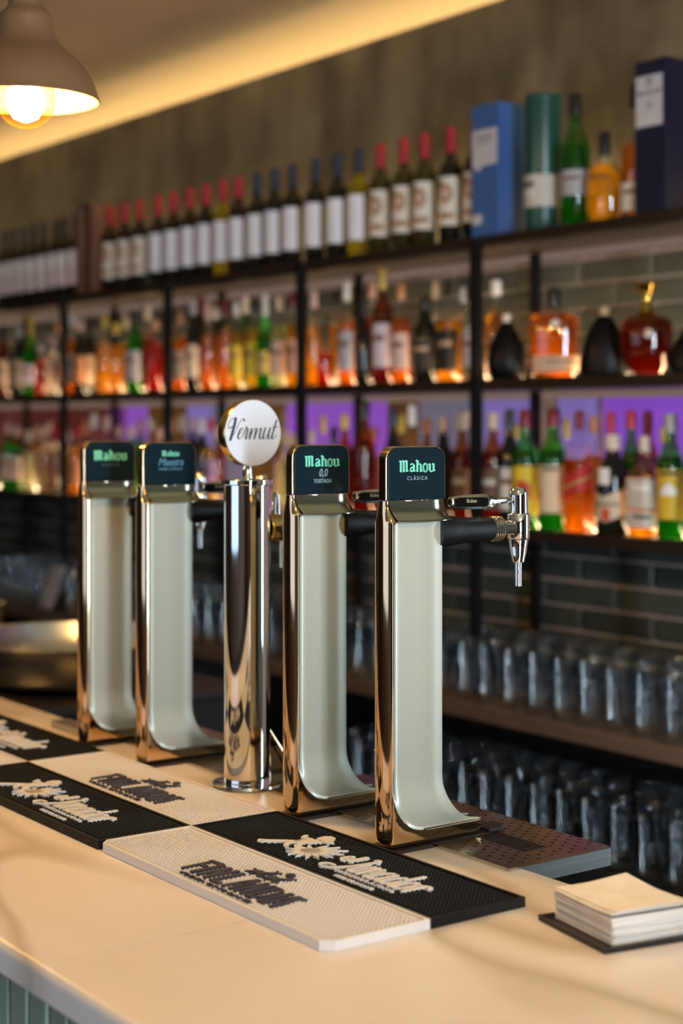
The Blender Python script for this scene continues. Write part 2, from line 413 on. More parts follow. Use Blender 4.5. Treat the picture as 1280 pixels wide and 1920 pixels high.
# underbar station with the steel bowl
st = thing('underbar_station', 'dark underbar work station standing behind the bar counter', 'cabinet')
MB().box(-4.5, -3.02, 1.36, 1.92, .08, 1.03).obj('cabinet_body', M_dark, st, smooth=False, bevel=.004)
MB().box(-4.52, -3.0, 1.345, 1.935, 1.031, 1.05).obj('work_surface', M_plasticblack, st, smooth=False, bevel=.003)
MB().box(-4.45, -3.07, 1.40, 1.88, 0, .079).obj('plinth', M_dark, st, smooth=False)
bowl = thing('steel_bowl', 'large round stainless steel bowl on the underbar station', 'bowl', (-3.30, 1.655, 1.0505))
MB().lathe([(.190,.006),(.225,.012),(.243,.030),(.258,.070),(.266,.096),(.270,.101),(.268,.1025),(.264,.100),(.255,.070),(.239,.032),(.220,.017),(.0,.014)], 72, cap0=False, cap1=False).obj('basin', mat('bowl_steel', (0.74,0.74,0.76), 0.27, 1.0), bowl)
MB().lathe([(.186,0),(.197,.004),(.190,.008),(0.0,.008)], 56).obj('foot_ring', M_plasticblack, bowl)
jig = thing('brass_jigger', 'small brass double-cone jigger standing on the underbar station', 'jigger', (-4.045, 1.80, 1.0505))
MB().lathe([(.017,0),(.020,.002),(.016,.035),(.0125,.042),(.012,.044)], 24).obj('lower_cup', M_brass, jig)
MB().lathe([(.012,.044),(.0125,.046),(.018,.080),(.022,.1),(.021,.1),(.015,.06),(0,.058)], 24, cap1=False).obj('upper_cup', M_brass, jig)

# ------------------------------------------------------------------ pendants over the bar
M_shade = mat('bronze_enamel_shade', (0.24,0.125,0.06), 0.42, 0.3)
M_shadein = mat('gold_shade_lining', (0.85,0.62,0.25), 0.35, 0.3)
M_bulbglass = thin_glass('bulb_glass', (1.0,0.86,0.55), 0.9, 0.02)
M_filament = emis('bulb_filament', (1.0,0.70,0.32), 90)
def pendant(x, y, label, power=26, col=(1.0,0.64,0.29)):
    t = thing('pendant_lamp', label, 'lamp', (x, y, 2.095), 'pendant lamps')
    k = .00077
    out = [(.1056,0),(.1065,.002),(.1045,.006),(.101,.018),(.095,.034),(.086,.048),(.074,.061),(.060,.073),(.050,.082),(.0435,.093),(.040,.104),(.0395,.116),(.038,.124),(.031,.130),(.0255,.137),(.0245,.146),(.023,.16)]
    MB().lathe(out, 48, cap0=False).obj('shade', M_shade, t, angle=50)
    MB().lathe([(r-.0015, h+.0003) for r, h in out[:12]], 48, cap0=False, cap1=True).obj('shade_lining', M_shadein, t, angle=50)
    MB().lathe([(.023,.1605),(.024,.175),(.020,.19),(.008,.196),(.004,.20)], 24).obj('socket_cap', M_shade, t)
    MB().tube([(0,0,.2),(0,0,.45),(0,0,ZT-2.095-.021)], .0035, 8).obj('cord', M_black, t)
    MB().lathe([(.05,ZT-2.095-.022),(.05,ZT-2.095-.002),(.046,ZT-2.095-.001)], 28).obj('ceiling_rose', M_shade, t)
    b = MB().lathe([(.001,-.040)] + [(.043*math.sin(R(a)), .003-.043*math.cos(R(a))) for a in range(12, 150, 9)] + [(.016,.052),(.0135,.075)], 32, cap1=True).obj('bulb', M_bulbglass, t)
    f = MB().lathe([(.004,-.030),(.018,-.024),(.027,-.008),(.027,.010),(.016,.032),(.010,.05)], 20)
    f.obj('filament', M_filament, b)
    l = bpy.data.lights.new('pendant_glow', 'POINT'); l.energy = power; l.color = col; l.shadow_soft_size = .03
    lo = bpy.data.objects.new('pendant_glow', l); COL.objects.link(lo); lo.location = (x, y, 2.088)
pendant(-2.153, 1.0, 'bronze bell-shaped pendant lamp with glowing globe bulb over the mats by the steel bowl', 42, (1.0,0.60,0.22))
pendant(-1.05, 1.0, 'bronze bell-shaped pendant lamp hanging above the napkin stack', 25, (1.0,0.81,0.66))
pendant(0.05, 1.0, 'bronze bell-shaped pendant lamp over the gap at the bar end', 16, (1.0,0.80,0.62))
pendant(-3.26, 1.0, 'bronze bell-shaped pendant lamp hanging above the steel bowl')
pendant(-3.2, -1.7, 'added unseen bell-shaped pendant lamp lighting the dining side, opposite the steel bowl', 6)  # unseen lamp added to brighten the front wall mirrored in the towers
pendant(-0.9, -1.7, 'added unseen bell-shaped pendant lamp lighting the dining side, opposite the napkins', 6)  # second added lamp out of view, for the same front wall

# ------------------------------------------------------------------ beer towers
TT = .022
def yb(z):
    if z >= .082: return .090
    if z <= .024: return .154
    t = (.082-z)/.058; return .154-.064*math.sqrt(max(0, 1-t*t))
def yedge(z):
    if z >= .082: return .006
    t = min(1, (.082-z)/.0595); return .006+.050*(1-math.sqrt(max(0, 1-t*t)))
def tower_shell():
    secs = []
    # z, T, front, back, recess, edge
    for z, ins in ((.0040,.0075),(.0048,.0048),(.0068,.0024),(.0100,.0009),(.014,.0002),(.0215,0)):
        secs.append((z, TT-ins, ins, .154-ins, 0, .06))
    for z in (.0225,.0235,.026,.030,.036,.043,.05,.058,.066,.074,.082,.12,.2,.3,.385,.404):
        secs.append((z, TT, 0, yb(z)-.001, .009, yedge(z)))
    for z in (.4075,.409,.411,.414,.418,.423,.428,.433):
        t = (.433-z)/.0255
        secs.append((z, .0110+.0105*t**2.0, .0022*(1-t), .098, .0006, .0085+.005*t**2))
    rings = []
    for z, T, yf, b, rec, e in secs:
        half = []; a = .009*T/TT + .0001
        for k in range(0, 10):
            q = k/9*math.pi/2*.93
            half.append((T*math.sin(q), yf + a*(1-math.cos(q))))
        e2 = max(e, half[-1][1]+.0005)
        lf = max(0, min(1, (z-.046)/.042)); lf = lf*lf*(3-2*lf)*(1 if rec > .005 else 0)
        half += [(T, e2), (T-rec, e2+.0006), (T-rec, b-.030 if b-.030 > e2+.002 else (e2+b)/2), (T-rec-.001*lf, b-.012), (T-rec-.0022*lf, b-.004), (max(T-rec-.006, .0005), b)]
        ring = [(x, y, z) for x, y in half] + [(-x, y, z) for x, y in reversed(half[1:])]
        rings.append(ring)
    return MB().rings(rings)
def tower_panel(side):
    mb = MB(); rows = []; zs = [.0226,.0235,.025,.0275,.031,.035,.040,.046,.052,.058,.064,.070,.076,.083,.092,.105,.14,.2,.3,.385,.398,.4068]
    ss = [0,.02,.05,.09,.14,.2,.3,.4,.5,.6,.7,.78,.84,.89,.93,.96,.98,1]
    sm = lambda t: max(0, min(1, t))**2*(3-2*max(0, min(1, t)))
    for z in zs:
        e, b = yedge(z), yb(z); row = []
        for s in ss:
            y = e + (b-e)*s
            lowf = sm((z-.046)/.042)
            edge = sm((y-e)/.010)
            d = .0070*edge*lowf if z > .046 else .0055*((.046-z)/.0234)**1.8*min(1, .25+edge)
            r = sm(1-(b-y)/.022)*(.0042 if z > .09 else .0042*lowf + .001*(1-lowf)) - .0038*sm(1-(b-y)/.030)*(lowf if z > .046 else 0)
            row.append((side*(TT-.0001-d-r*.8), y, z))
        rows.append(row)
    n = len(ss); v = [p for r in rows for p in r]; f = []
    for i in range(len(rows)-1):
        for j in range(n-1):
            q = (i*n+j, i*n+j+1, (i+1)*n+j+1, (i+1)*n+j)
            f.append(q if side > 0 else tuple(reversed(q)))
    return mb.add(v, f)
def tower_lip(side):
    prof = []
    for k in range(11):
        t = k/10; prof.append((.433-.0248*t, .0118+.0106*t**2.0, .0076+.0072*t**2.2, .0975+.0075*t**2.5))
    prof += [(.4076,.0224,.0150,.1052),(.4070,.0195,.0150,.104),(.4072,.012,.0150,.100)]
    rows = []
    for z, x, y0, y1 in prof:
        rows.append([(side*(x - (.006*max(0, s-.86)/.14 if s > .86 else 0)), y0+(y1-y0)*s, z + .0012*(4*(s-.5)**2-1)*(1 if z < .412 else .3)) for s in (0,.04,.1,.25,.4,.5,.6,.75,.86,.93,.97,1)])
    n = 12; v = [p for r in rows for p in r]; f = []
    for i in range(len(rows)-1):
        for j in range(n-1):
            q = (i*n+j, (i+1)*n+j, (i+1)*n+j+1, i*n+j+1)
            f.append(q if side > 0 else tuple(reversed(q)))
    return MB().add(v, f)
def rrect(y0, y1, z0, z1, rt, rb=.001, n=7):
    pts = []
    for cy, cz, r, a0 in ((y1-rb, z0+rb, rb, -90),(y1-rt, z1-rt, rt, 0),(y0+rt, z1-rt, rt, 90),(y0+rb, z0+rb, rb, 180)):
        for k in range(n+1):
            a = R(a0+90*k/n); pts.append((cy+r*math.cos(a), cz+r*math.sin(a)))
    return pts
def yz_prism(mb, poly, x0, x1): return mb.prism(poly, lambda y, z: (x0, y, z), lambda y, z: (x1, y, z))

def build_tower():
    t = thing('beer_tower', 'x', 'beer tower', (0,0,0), 'beer towers along the back of the bar')
    mb = MB(); poly = [(-.003,.045),(.003,.030)]
    # base plate
    pts = []
    for cx, cy, r, a0 in ((.012,.008,.0125,-90),(.0205,.085,.004,0),(-.0205,.085,.004,90),(-.012,.008,.0125,180)):
        for k in range(8):
            a = R(a0+90*k/7); pts.append((cx+r*math.cos(a), cy+r*math.sin(a)))
    MB().prism([(p[0], min(p[1], .0665)) for p in pts], lambda x, y: (x, y, 0), lambda x, y: (x, y, .0039)).obj('base_plate', M_plasticblack, t, bevel=.0015)
    MB().box(-.0245, .0245, .0668, .1605, .0039, .0047).box(-.021, .021, .1605, .1850, .0042, .0085).box(-.012, .012, .1850, .197, .0042, .0075).obj('tray_bracket', M_plasticblack, t, smooth=False, bevel=.001)
    tower_shell().obj('shell', M_bronze, t, angle=50)
    tower_panel(1).obj('side_panel', M_panel, t, angle=60, fix=False)
    tower_panel(-1).obj('side_panel', M_panel, t, angle=60, fix=False)
    tower_lip(1).obj('visor', M_lip, t, angle=60, fix=False)
    tower_lip(-1).obj('visor', M_lip, t, angle=60, fix=False)
    yz_prism(MB(), rrect(.0040, .0990, .4335, .5005, .016), -.0075, .0075).obj('head', M_bronze, t, bevel=.0022, bseg=3)
    yz_prism(MB(), rrect(.0074, .0974, .4340, .4990, .0145), .0075, .0085).obj('badge_plate', M_badge, t, bevel=.0004)
    yz_prism(MB(), rrect(.0074, .0974, .4340, .4990, .0145), -.0085, -.0075).obj('badge_plate', M_badge, t, bevel=.0004)
    # sleeve, collar and tap; axis along +y at height za
    za = .392
    MB().lathe([(.0205,.087),(.0205,.102),(.0195,.112),(.0165,.135),(.0160,.178),(.0150,.180)], 32, (0,0,za), 'y').obj('sleeve', M_sleeve, t)
    c = MB()
    y = .180
    for r, dy in ((.0150,.002),(.0165,.003),(.0152,.001),(.0165,.003),(.0152,.001),(.0165,.003),(.0150,.001),(.0162,.003),(.0120,.002),(.0120,.003)):
        c.lathe([(r-.0008,y),(r,y+.0006),(r,y+dy-.0006),(r-.0008,y+dy)], 28, (0,0,za), 'y'); y += dy
    c.obj('collar', M_chrome, t)
    yt = .230
    tap = MB().lathe([(.0100,y),(.0100,yt)], 24, (0,0,za), 'y', cap0=False)
    tap.lathe([(.0145,.377),(.0150,.378),(.0150,.409),(.0140,.4105)], 32, (0,yt,0)).lathe([(.006,.008),(.006,.016),(.004,.018)], 20, (0,yt,za), 'y')
    tap = tap.obj('tap_body', M_chrome, t)
    MB().lathe([(.0130,.4112),(.0128,.434),(.0120,.4395),(.0088,.444),(.0036,.4458),(.0005,.446)], 32, (0,yt,0)).obj('valve_cap', M_chrome, tap)
    MB().lathe([(.0146,.3765),(.0138,.3762),(.0106,.3605),(.0108,.3600),(.0080,.3465),(.0042,.3462)], 32, (0,yt,0)).obj('nozzle', M_chrome, tap)
    MB().lathe([(.0046,.3465),(.0045,.315),(.0036,.3148),(.0036,.33),(.0,.33)], 20, (0,yt,0), cap1=False).obj('spout', M_chrome, tap)
    # lever: a faceted bar pointing back to the tower
    rings = []
    for yy, h, w, zc in ((.112,.0100,.010,.4285),(.1135,.0135,.012,.4285),(.135,.0185,.014,.4280),(.170,.0205,.0145,.4275),(.182,.0150,.013,.4275),(.196,.0090,.009,.4282),(.212,.0075,.0075,.4290),(.2215,.0075,.0075,.4290)):
        h /= 2; w /= 2; c_ = .35
        rings.append([(w,yy,zc-h*c_),(w,yy,zc+h*c_),(w*c_,yy,zc+h),(-w*c_,yy,zc+h),(-w,yy,zc+h*c_),(-w,yy,zc-h*c_),(-w*c_,yy,zc-h),(w*c_,yy,zc-h)])
    lev = MB().rings(rings).obj('lever', M_chrome, tap, bevel=.0008)
    ins = [(.1155,.4245),(.1155,.4325),(.122,.4345),(.165,.4338),(.171,.4325),(.171,.4232),(.165,.4218),(.122,.4222)]
    yz_prism(MB(), ins, .0045, .0078).obj('lever_inlay', mat('gloss_black_inlay', (0.004,0.004,0.004), 0.12, spec=0.25), tap, smooth=False, bevel=.0005)
    return t

# blackletter wordmark: each letter from broad stems and short diagonal pen turns
def mahou_strokes():
    w = .27; S = []                                   # (points, width)
    def stem(x, z0, z1, head=True, foot=False):
        S.append(([(x, z0), (x, z1)], w, 'f'))
        if head: S.append(([(x-.24, z1-.10), (x-.02, z1+.05)], .15, 'f'))
        if foot: S.append(([(x-.02, z0+.06), (x+.24, z0+.10)], .15, 'f'))
    x = .25
    stem(x, 0, 1.36); stem(x+.42, 0, 1.38); stem(x+.84, .05, 1.38, True, True)
    S.append(([(x+.05,1.28),(x+.42,1.42)], .12, 'f')); S.append(([(x+.47,1.28),(x+.84,1.42)], .12, 'f'))
    x = 1.62                                            # a
    S.append((smoothline([(x+.42,.95),(x+.2,1.0),(x+.02,.88)]), .16, 'r')); stem(x+.50, .05, .9, False, True)
    S.append((smoothline([(x+.48,.56),(x+.15,.52),(x+.02,.30),(x+.12,.08),(x+.48,.18)]), .2, 'r'))
    x = 2.62                                            # h
    stem(x, 0, 1.42); S.append((smoothline([(x+.05,.78),(x+.25,.98),(x+.48,.92)]), .16, 'r')); stem(x+.50, 0, .88, False, True)
    S.append(([(x+.02,1.30),(x+.24,1.24)], .12, 'f'))
    x = 3.50                                            # o
    S.append((smoothline([(x+.25,1.0),(x+.02,.80),(x,.45),(x+.05,.18),(x+.27,0.02),(x+.52,.18),(x+.56,.5),(x+.52,.82),(x+.25,1.0)]), .24, 'r'))
    x = 4.45                                            # u
    stem(x, .1, .95); stem(x+.54, .05, .97, True, True); S.append((smoothline([(x,.12),(x+.2,.0),(x+.5,.14)]), .16, 'r'))
    return S
def mahou(name, m, parent, y0, y1, z0, h, x=.0086, th=.0005):
    """fit the wordmark between y0 and y1 with baseline z0 and letter height h"""
    mb = MB(); sy = (y1-y0)/5.2; sz = h/1.42
    f0 = lambda u, v: (x, y0+u*sy, z0+v*sz); f1 = lambda u, v: (x+th, y0+u*sy, z0+v*sz)
    for pts, w, kind in mahou_strokes(): pen(mb, pts, lambda a, b: w, f0, f1, kind == 'r')
    return mb.obj(name, m, parent, smooth=False)
def badge_text(txt, m, parent, yc, z, size, bold=0.0, shear=0, space=1.0, sx=1.0, name='lettering'):
    me = text_mesh(txt, size, .0003, m, name, shear, bold, space, sx=sx)
    me.transform(Matrix(((0,0,1,.0088),(1,0,0,yc),(0,1,0,z),(0,0,0,1))))
    return link(name, me, parent)

TY = 1.208
proto = build_tower(); proto.location = (-1.583, TY, ZC)
for c in proto.children:
    if c.name.split('.')[0] in ('shell','side_panel','visor'): c.scale.x = .82
tw2 = dup(proto, (-1.788, TY, ZC)); tw4 = dup(proto, (-2.197, TY, ZC)); tw5 = dup(proto, (-2.395, TY, ZC))
proto['label'] = 'bronze beer tower marked CLÁSICA beside the open end of the perforated drip tray'
tw2['label'] = 'bronze beer tower whose dark badge reads 0,0 TOSTADA'
tw4['label'] = 'bronze beer tower whose dark badge reads Maestra DOBLE LÚPULO'
tw5['label'] = 'bronze beer tower with faint CLÁSICA badge, closest to the steel bowl'
def plate(t): return [c for c in t.children if c.name.startswith('badge_plate')][0]
YC = .0524
p = plate(proto); mahou('wordmark', M_mint, p, .0234, .0809, .4685, .0145); badge_text('CLÁSICA', M_bluegrey, p, YC, .4585, .0065, .00006, 0, 1.35)
p = plate(tw2); mahou('wordmark', M_mint, p, .0234, .0809, .4710, .0145); badge_text('0,0', M_bluegrey, p, YC+.001, .4575, .0150, .0002, .25, 1.0, .78); badge_text('TOSTADA', M_bluegrey, p, YC, .4490, .0072, .00014, .2, 1.0, .9)
p = plate(tw4); mahou('wordmark', M_mint, p, .0369, .0679, .4785, .0085); badge_text('Maestra', M_blueprint, p, YC, .4640, .0165, .0001, .32, .92, .92); badge_text('DOBLE LÚPULO', M_blueprint, p, YC, .4570, .0055, .00008, 0, 1.1)
p = plate(tw5); mahou('wordmark', M_mint, p, .0214, .0829, .4690, .0155); badge_text('CLÁSICA', M_faint, p, YC, .4590, .0065, .00004, 0, 1.35)
for t in (proto, tw2, tw4, tw5):
    tb = [c for c in t.children if c.name.startswith('tap_body')][0]; lv = [c for c in tb.children if c.name.startswith('lever_inlay')][0]
    me = MB()
    sy = .017/5.2; sz = .0045/1.42
    for pts, w, kind in mahou_strokes(): pen(me, pts, lambda a, b: w, lambda u, v: (.0078, .134+u*sy, .4275+v*sz), lambda u, v: (.0081, .134+u*sy, .4275+v*sz), False)
    me.obj('lever_wordmark', mat('tan_print', (0.30,0.24,0.17), 0.5), tb, smooth=False)

# ------------------------------------------------------------------ vermouth column
vm = thing('vermouth_column', 'polished chrome vermouth column topped by a round white sign', 'drink dispenser', (-1.990, 1.275, ZC))
MB().lathe([(.0335,.006),(.0340,.008),(.0340,.440)], 64).obj('column', M_chrome, vm)
MB().lathe([(.0355,.4395),(.0375,.441),(.0375,.4465),(.036,.448),(.0,.4485)], 64).obj('column_cap', M_chrome, vm)
MB().lathe([(.050,0),(.052,.002),(.051,.005),(.044,.0065),(.0,.0065)], 64).box(-.012,.020,.045,.085,.0,.005).obj('base_flange', M_chrome, vm)
MB().tube([(.006,.030,.085),(.010,.055,.045),(.014,.082,.006)], .0025, 10).box(-.0012,.0012,.034,.078,.005,.05).obj('drip_stay', M_bronze, vm)
MB().lathe([(.0095,.448),(.0085,.452),(.0068,.470)], 28).obj('stem', M_chrome, vm)
dz = .5155
rim = MB().lathe([(.0475,-.0095),(.049,-.008),(.049,.0085),(.0483,.0095)], 72, (0,0.004,dz), 'x').obj('sign_rim', M_brass, vm)
face = MB().lathe([(.0483,.0094),(.0478,.0104),(.0,.0104)], 72, (0,0.004,dz), 'x').obj('sign_face', M_discface, rim)
MB().lathe([(.019,.033),(.021,.036),(.021,.060),(.017,.063),(.013,.075),(.0,.076)], 28, (0,0,.375), 'y').obj('tap_barrel', M_brass, vm)
MB().lathe([(.0065,.395),(.0055,.40),(.0055,.425),(.004,.428),(0,.428)], 16, (0,.052,0)).lathe([(.004,.356),(.004,.315)], 14, (0,.062,0)).obj('tap_spout', M_chrome, vm)
# copperplate lettering: thick on the way down, hairline on the way up
vs_ = MB()
def script(pts, n=6, thick=.155, thin=.05):
    pts = smoothline(pts, n)
    pen(vs_, pts, lambda dx, dy: thin + (thick-thin)*max(0, -dy)**1.5, lambda u, v: (.0104, .004+(u+.32*v-2.35)*.0176, dz+(v-.42)*.0205), lambda u, v: (.0108, .004+(u+.32*v-2.35)*.0176, dz+(v-.42)*.0205))
script([(.05,.90),(-.25,.75),(-.42,1.05),(-.25,1.38),(.08,1.46),(.22,1.36)]); script([(.15,1.42),(.18,1.0),(.15,.5),(.12,0),(.10,-.05)], thick=.26); script([(.1,-.02),(.4,.5),(.55,1.0),(.75,1.36),(.95,1.42),(1.0,1.28)], thick=.14)
script([(.72,.28),(1.0,.45),(1.1,.7),(.95,.76),(.80,.55),(.78,.15),(.95,0),(1.2,.2),(1.42,.62)])
script([(1.18,.2),(1.32,.55),(1.38,.86)], thick=.1); script([(1.38,.84),(1.46,.70),(1.60,.68),(1.56,.35),(1.55,.05),(1.66,.02),(1.80,.3),(1.95,.74)])
script([(1.95,.70),(1.96,.35),(1.96,.02)]); script([(1.96,.05),(2.12,.52),(2.3,.75),(2.42,.68),(2.42,.35),(2.42,.02)]); script([(2.42,.05),(2.58,.52),(2.76,.75),(2.88,.68),(2.88,.25),(2.95,.02),(3.1,.05),(3.25,.3)])
script([(3.28,.75),(3.24,.35),(3.28,.05),(3.42,.0),(3.6,.2),(3.75,.5)]); script([(3.76,.75),(3.74,.35),(3.78,.03),(3.9,.02),(4.05,.2)])
script([(4.22,1.32),(4.18,.8),(4.12,.3),(4.18,.02),(4.32,.02),(4.55,.3)]); script([(3.98,.80),(4.2,.82),(4.48,.88)], thick=.09, thin=.07)
vs_.obj('sign_lettering', M_ink, rim, smooth=False)

# ------------------------------------------------------------------ drip trays behind the towers
def drip_tray(x0, x1, label):
    t = thing('drip_tray', label, 'drip tray', (x0, 1.277, ZC), 'drip trays')
    L = x1-x0; W = .169; y1 = .0245
    MB().box(0, L, y1, W, -.0195, -.0175).box(0, .0015, y1, W, -.0174, .0019).box(L-.0015, L, y1, W, -.0174, .0019).box(.0016, L-.0016, y1, y1+.0015, -.0174, .0019).box(.0016, L-.0016, W-.0015, W, -.0174, .0019).box(0, L, 0, y1-.0005, .0002, .0019).obj('pan', M_steel, t, smooth=False)
    # perforated top: rows of bars pierced by staggered slots
    mb = MB(); nr = 13; pw = W/nr; q = .0175
    g0, g1, gy0, gy1 = L-.155, L-.045, 5, 8           # opening of the rinser grille
    def strip(a, b, c, d):
        if b-a > 1e-5: mb.box(a, b, c, d, .0020, .0038)
    for r in range(nr):
        ya, yb_ = r*pw, (r+1)*pw; hy = .0016; ym = (ya+yb_)/2
        segs = [(0, L)] if not (gy0 <= r < gy1) else [(0, g0), (g1, L)]
        for a, b in segs:
            strip(a, b, ya, ym-hy); strip(a, b, ym+hy, yb_)
            x = a + .006; off = (q/2 if r % 2 else 0); pos = a
            xs = a + .008 + off
            while xs + .006 < b - .006:
                strip(pos, xs, ym-hy, ym+hy); pos = xs + .0052; xs += q
            strip(pos, b, ym-hy, ym+hy)
    stuff(mb.obj('perforated_top', M_traysteel, t, smooth=False))
    s0 = None
    for k in range(15):
        x = g0 + (g1-g0)*(k+.5)/15
        if s0 is None: s0 = MB().box(-.0018, .0018, gy0*pw, gy1*pw, .0005, .0036).obj('slat', M_plasticblack, t, smooth=False); s = s0
        else: s = s0.copy(); COL.objects.link(s)
        s.location = (x, 0, 0)
    MB().box(.002, L-.002, y1+.002, W-.002, -.0173, -.0155).obj('tray_liner', M_dark, t, smooth=False)
    return t
drip_tray(-1.935, -1.422, 'perforated steel drip tray with black rinser grille beside the napkins')
dt = drip_tray(-2.56, -2.045, 'perforated steel drip tray under the Maestra tower and its neighbour')
MB().box(-.012, .085, -.034, -.001, .0002, .0125).obj('end_stop', M_steel, dt, smooth=False, bevel=.001)

# ------------------------------------------------------------------ bar mats
MW, MH = .4865, .1335
def nub_field(m, w, h, z, skip):
    mb = MB(); p = .0061; nx, ny = int((w-.016)/p), int((h-.016)/p)
    x0 = (w-(nx-1)*p)/2; y0 = (h-(ny-1)*p)/2; a, b = .0023, .0015
    for j in range(ny):
        for i in range(nx):
            x, y = x0+i*p, y0+j*p
            if skip(x, y): continue
            k = len(mb.v)
            mb.v += [(x-a,y-a,z),(x+a,y-a,z),(x+a,y+a,z),(x-a,y+a,z),(x-b,y-b,z+.0022),(x+b,y-b,z+.0022),(x+b,y+b,z+.0022),(x-b,y+b,z+.0022)]
            mb.f += [(k,k+1,k+5,k+4),(k+1,k+2,k+6,k+5),(k+2,k+3,k+7,k+6),(k+3,k,k+4,k+7),(k+4,k+5,k+6,k+7)]
    return mb.mesh('nubs', m, smooth=False, fix=False)
def mat_base(chamfer):
    mb = MB(); w, h, rim = MW, MH, .004; c = chamfer
    outer = [(c,0),(w-c,0),(w,c),(w,h),(0,h),(0,c)] if c else [(0,0),(w,0),(w,h),(0,h)]
    mb.prism(outer, lambda x, y: (x,y,0), lambda x, y: (x,y,.0085))
    if c:
        inner = [(c+rim*.4,rim),(w-c-rim*.4,rim),(w-rim,c+rim*.4),(w-rim,h-rim),(rim,h-rim),(rim,c+rim*.4)]
    else: inner = [(rim,rim),(w-rim,rim),(w-rim,h-rim),(rim,h-rim)]
    n = len(outer)
    for i in range(n):
        j = (i+1) % n
        q = [outer[i], outer[j], inner[j], inner[i]]
        mb.prism(q, lambda x, y: (x,y,.0086), lambda x, y: (x,y,.0110))
    return mb
zt0, zt1 = .0086, .0126
def f0(x, y): return (x, y, zt0)
def f1(x, y): return (x, y, zt1)
def line_text(txt, size, x0, x1, y, m, name):
    me = text_mesh(txt, size, .0012, m, name, 0, .0001, 1.0, 'LEFT')
    xs = [v.co.x for v in me.vertices]; s = (x1-x0)/(max(xs)-min(xs))
    me.transform(Matrix.Translation((x0, y, .0113)) @ Matrix.Diagonal((s,1,1,1)) @ Matrix.Translation((-min(xs),0,0)))
    return me
_cache = {}
def finlandia():
    if 'fin' in _cache: return _cache['fin']
    w = .0064; mb = MB(); b, t = .022, .067
    S = lambda *p: pen(mb, list(p), lambda a, c: w, f0, f1, False)
    S((.168,b),(.165,t+.001)); S((.162,t-.003),(.186,t-.001)); S((.166,.046),(.180,.047))
    S((.188,b),(.1885,t))
    S((.202,b),(.2035,t)); S((.2035,t-.001),(.2170,b+.001)); S((.2165,b),(.2175,t+.001))
    S((.231,b),(.2305,t)); S((.2275,b+.003),(.248,b+.002))
    S((.257,b-.001),(.259,.05),(.263,t)); S((.263,t),(.269,.05),(.271,b)); S((.256,.036),(.272,.036))
    S((.281,b),(.2815,t)); S((.2815,t-.001),(.2940,b+.001)); S((.2935,b),(.2945,t+.001))
    S((.304,b),(.3045,t)); pen(mb, smoothline([(.3005,t-.003),(.312,t-.003),(.3195,.056),(.3200,.040),(.314,b+.004),(.3015,b+.003)], 4), lambda a, c: w*.92, f0, f1, True)
    S((.329,b),(.3295,t))
    S((.338,b-.001),(.3405,.05),(.345,t)); S((.345,t),(.351,.05),(.353,b)); S((.337,.036),(.354,.036)); S((.350,t-.004),(.358,t-.002))
    # two running reindeer and the low sun
    def blob(pts): mb.prism(pts, f0, f1)
    for ox in (0, .030):
        blob([(.226+ox,.080),(.232+ox,.077),(.243+ox,.078),(.249+ox,.083),(.246+ox,.088),(.236+ox,.089),(.229+ox,.087)])
        blob([(.245+ox,.085),(.251+ox,.090),(.254+ox,.094),(.251+ox,.096),(.246+ox,.092),(.243+ox,.088)])
        for a, c in (((.229,.080),(.223,.074)),((.233,.079),(.236,.072)),((.243,.079),(.249,.073)),((.246,.081),(.253,.077)),((.250,.095),(.247,.102)),((.252,.095),(.256,.101)),((.227,.086),(.220,.088))):
            pen(mb, [(a[0]+ox,a[1]),(c[0]+ox,c[1])], lambda u, v: .0026, f0, f1, True)
    blob([(.268+.0062*math.cos(k*math.pi/8), .106+.0056*math.sin(k*math.pi/8)) for k in range(16)])
    me = mb.mesh('raised_lettering', M_navyrubber, smooth=False)
    me2 = line_text('VODKA OF FINLAND', .0075, .178, .330, .0098, M_navyrubber, 'small_lettering')
    _cache['fin'] = (me, me2); return _cache['fin']
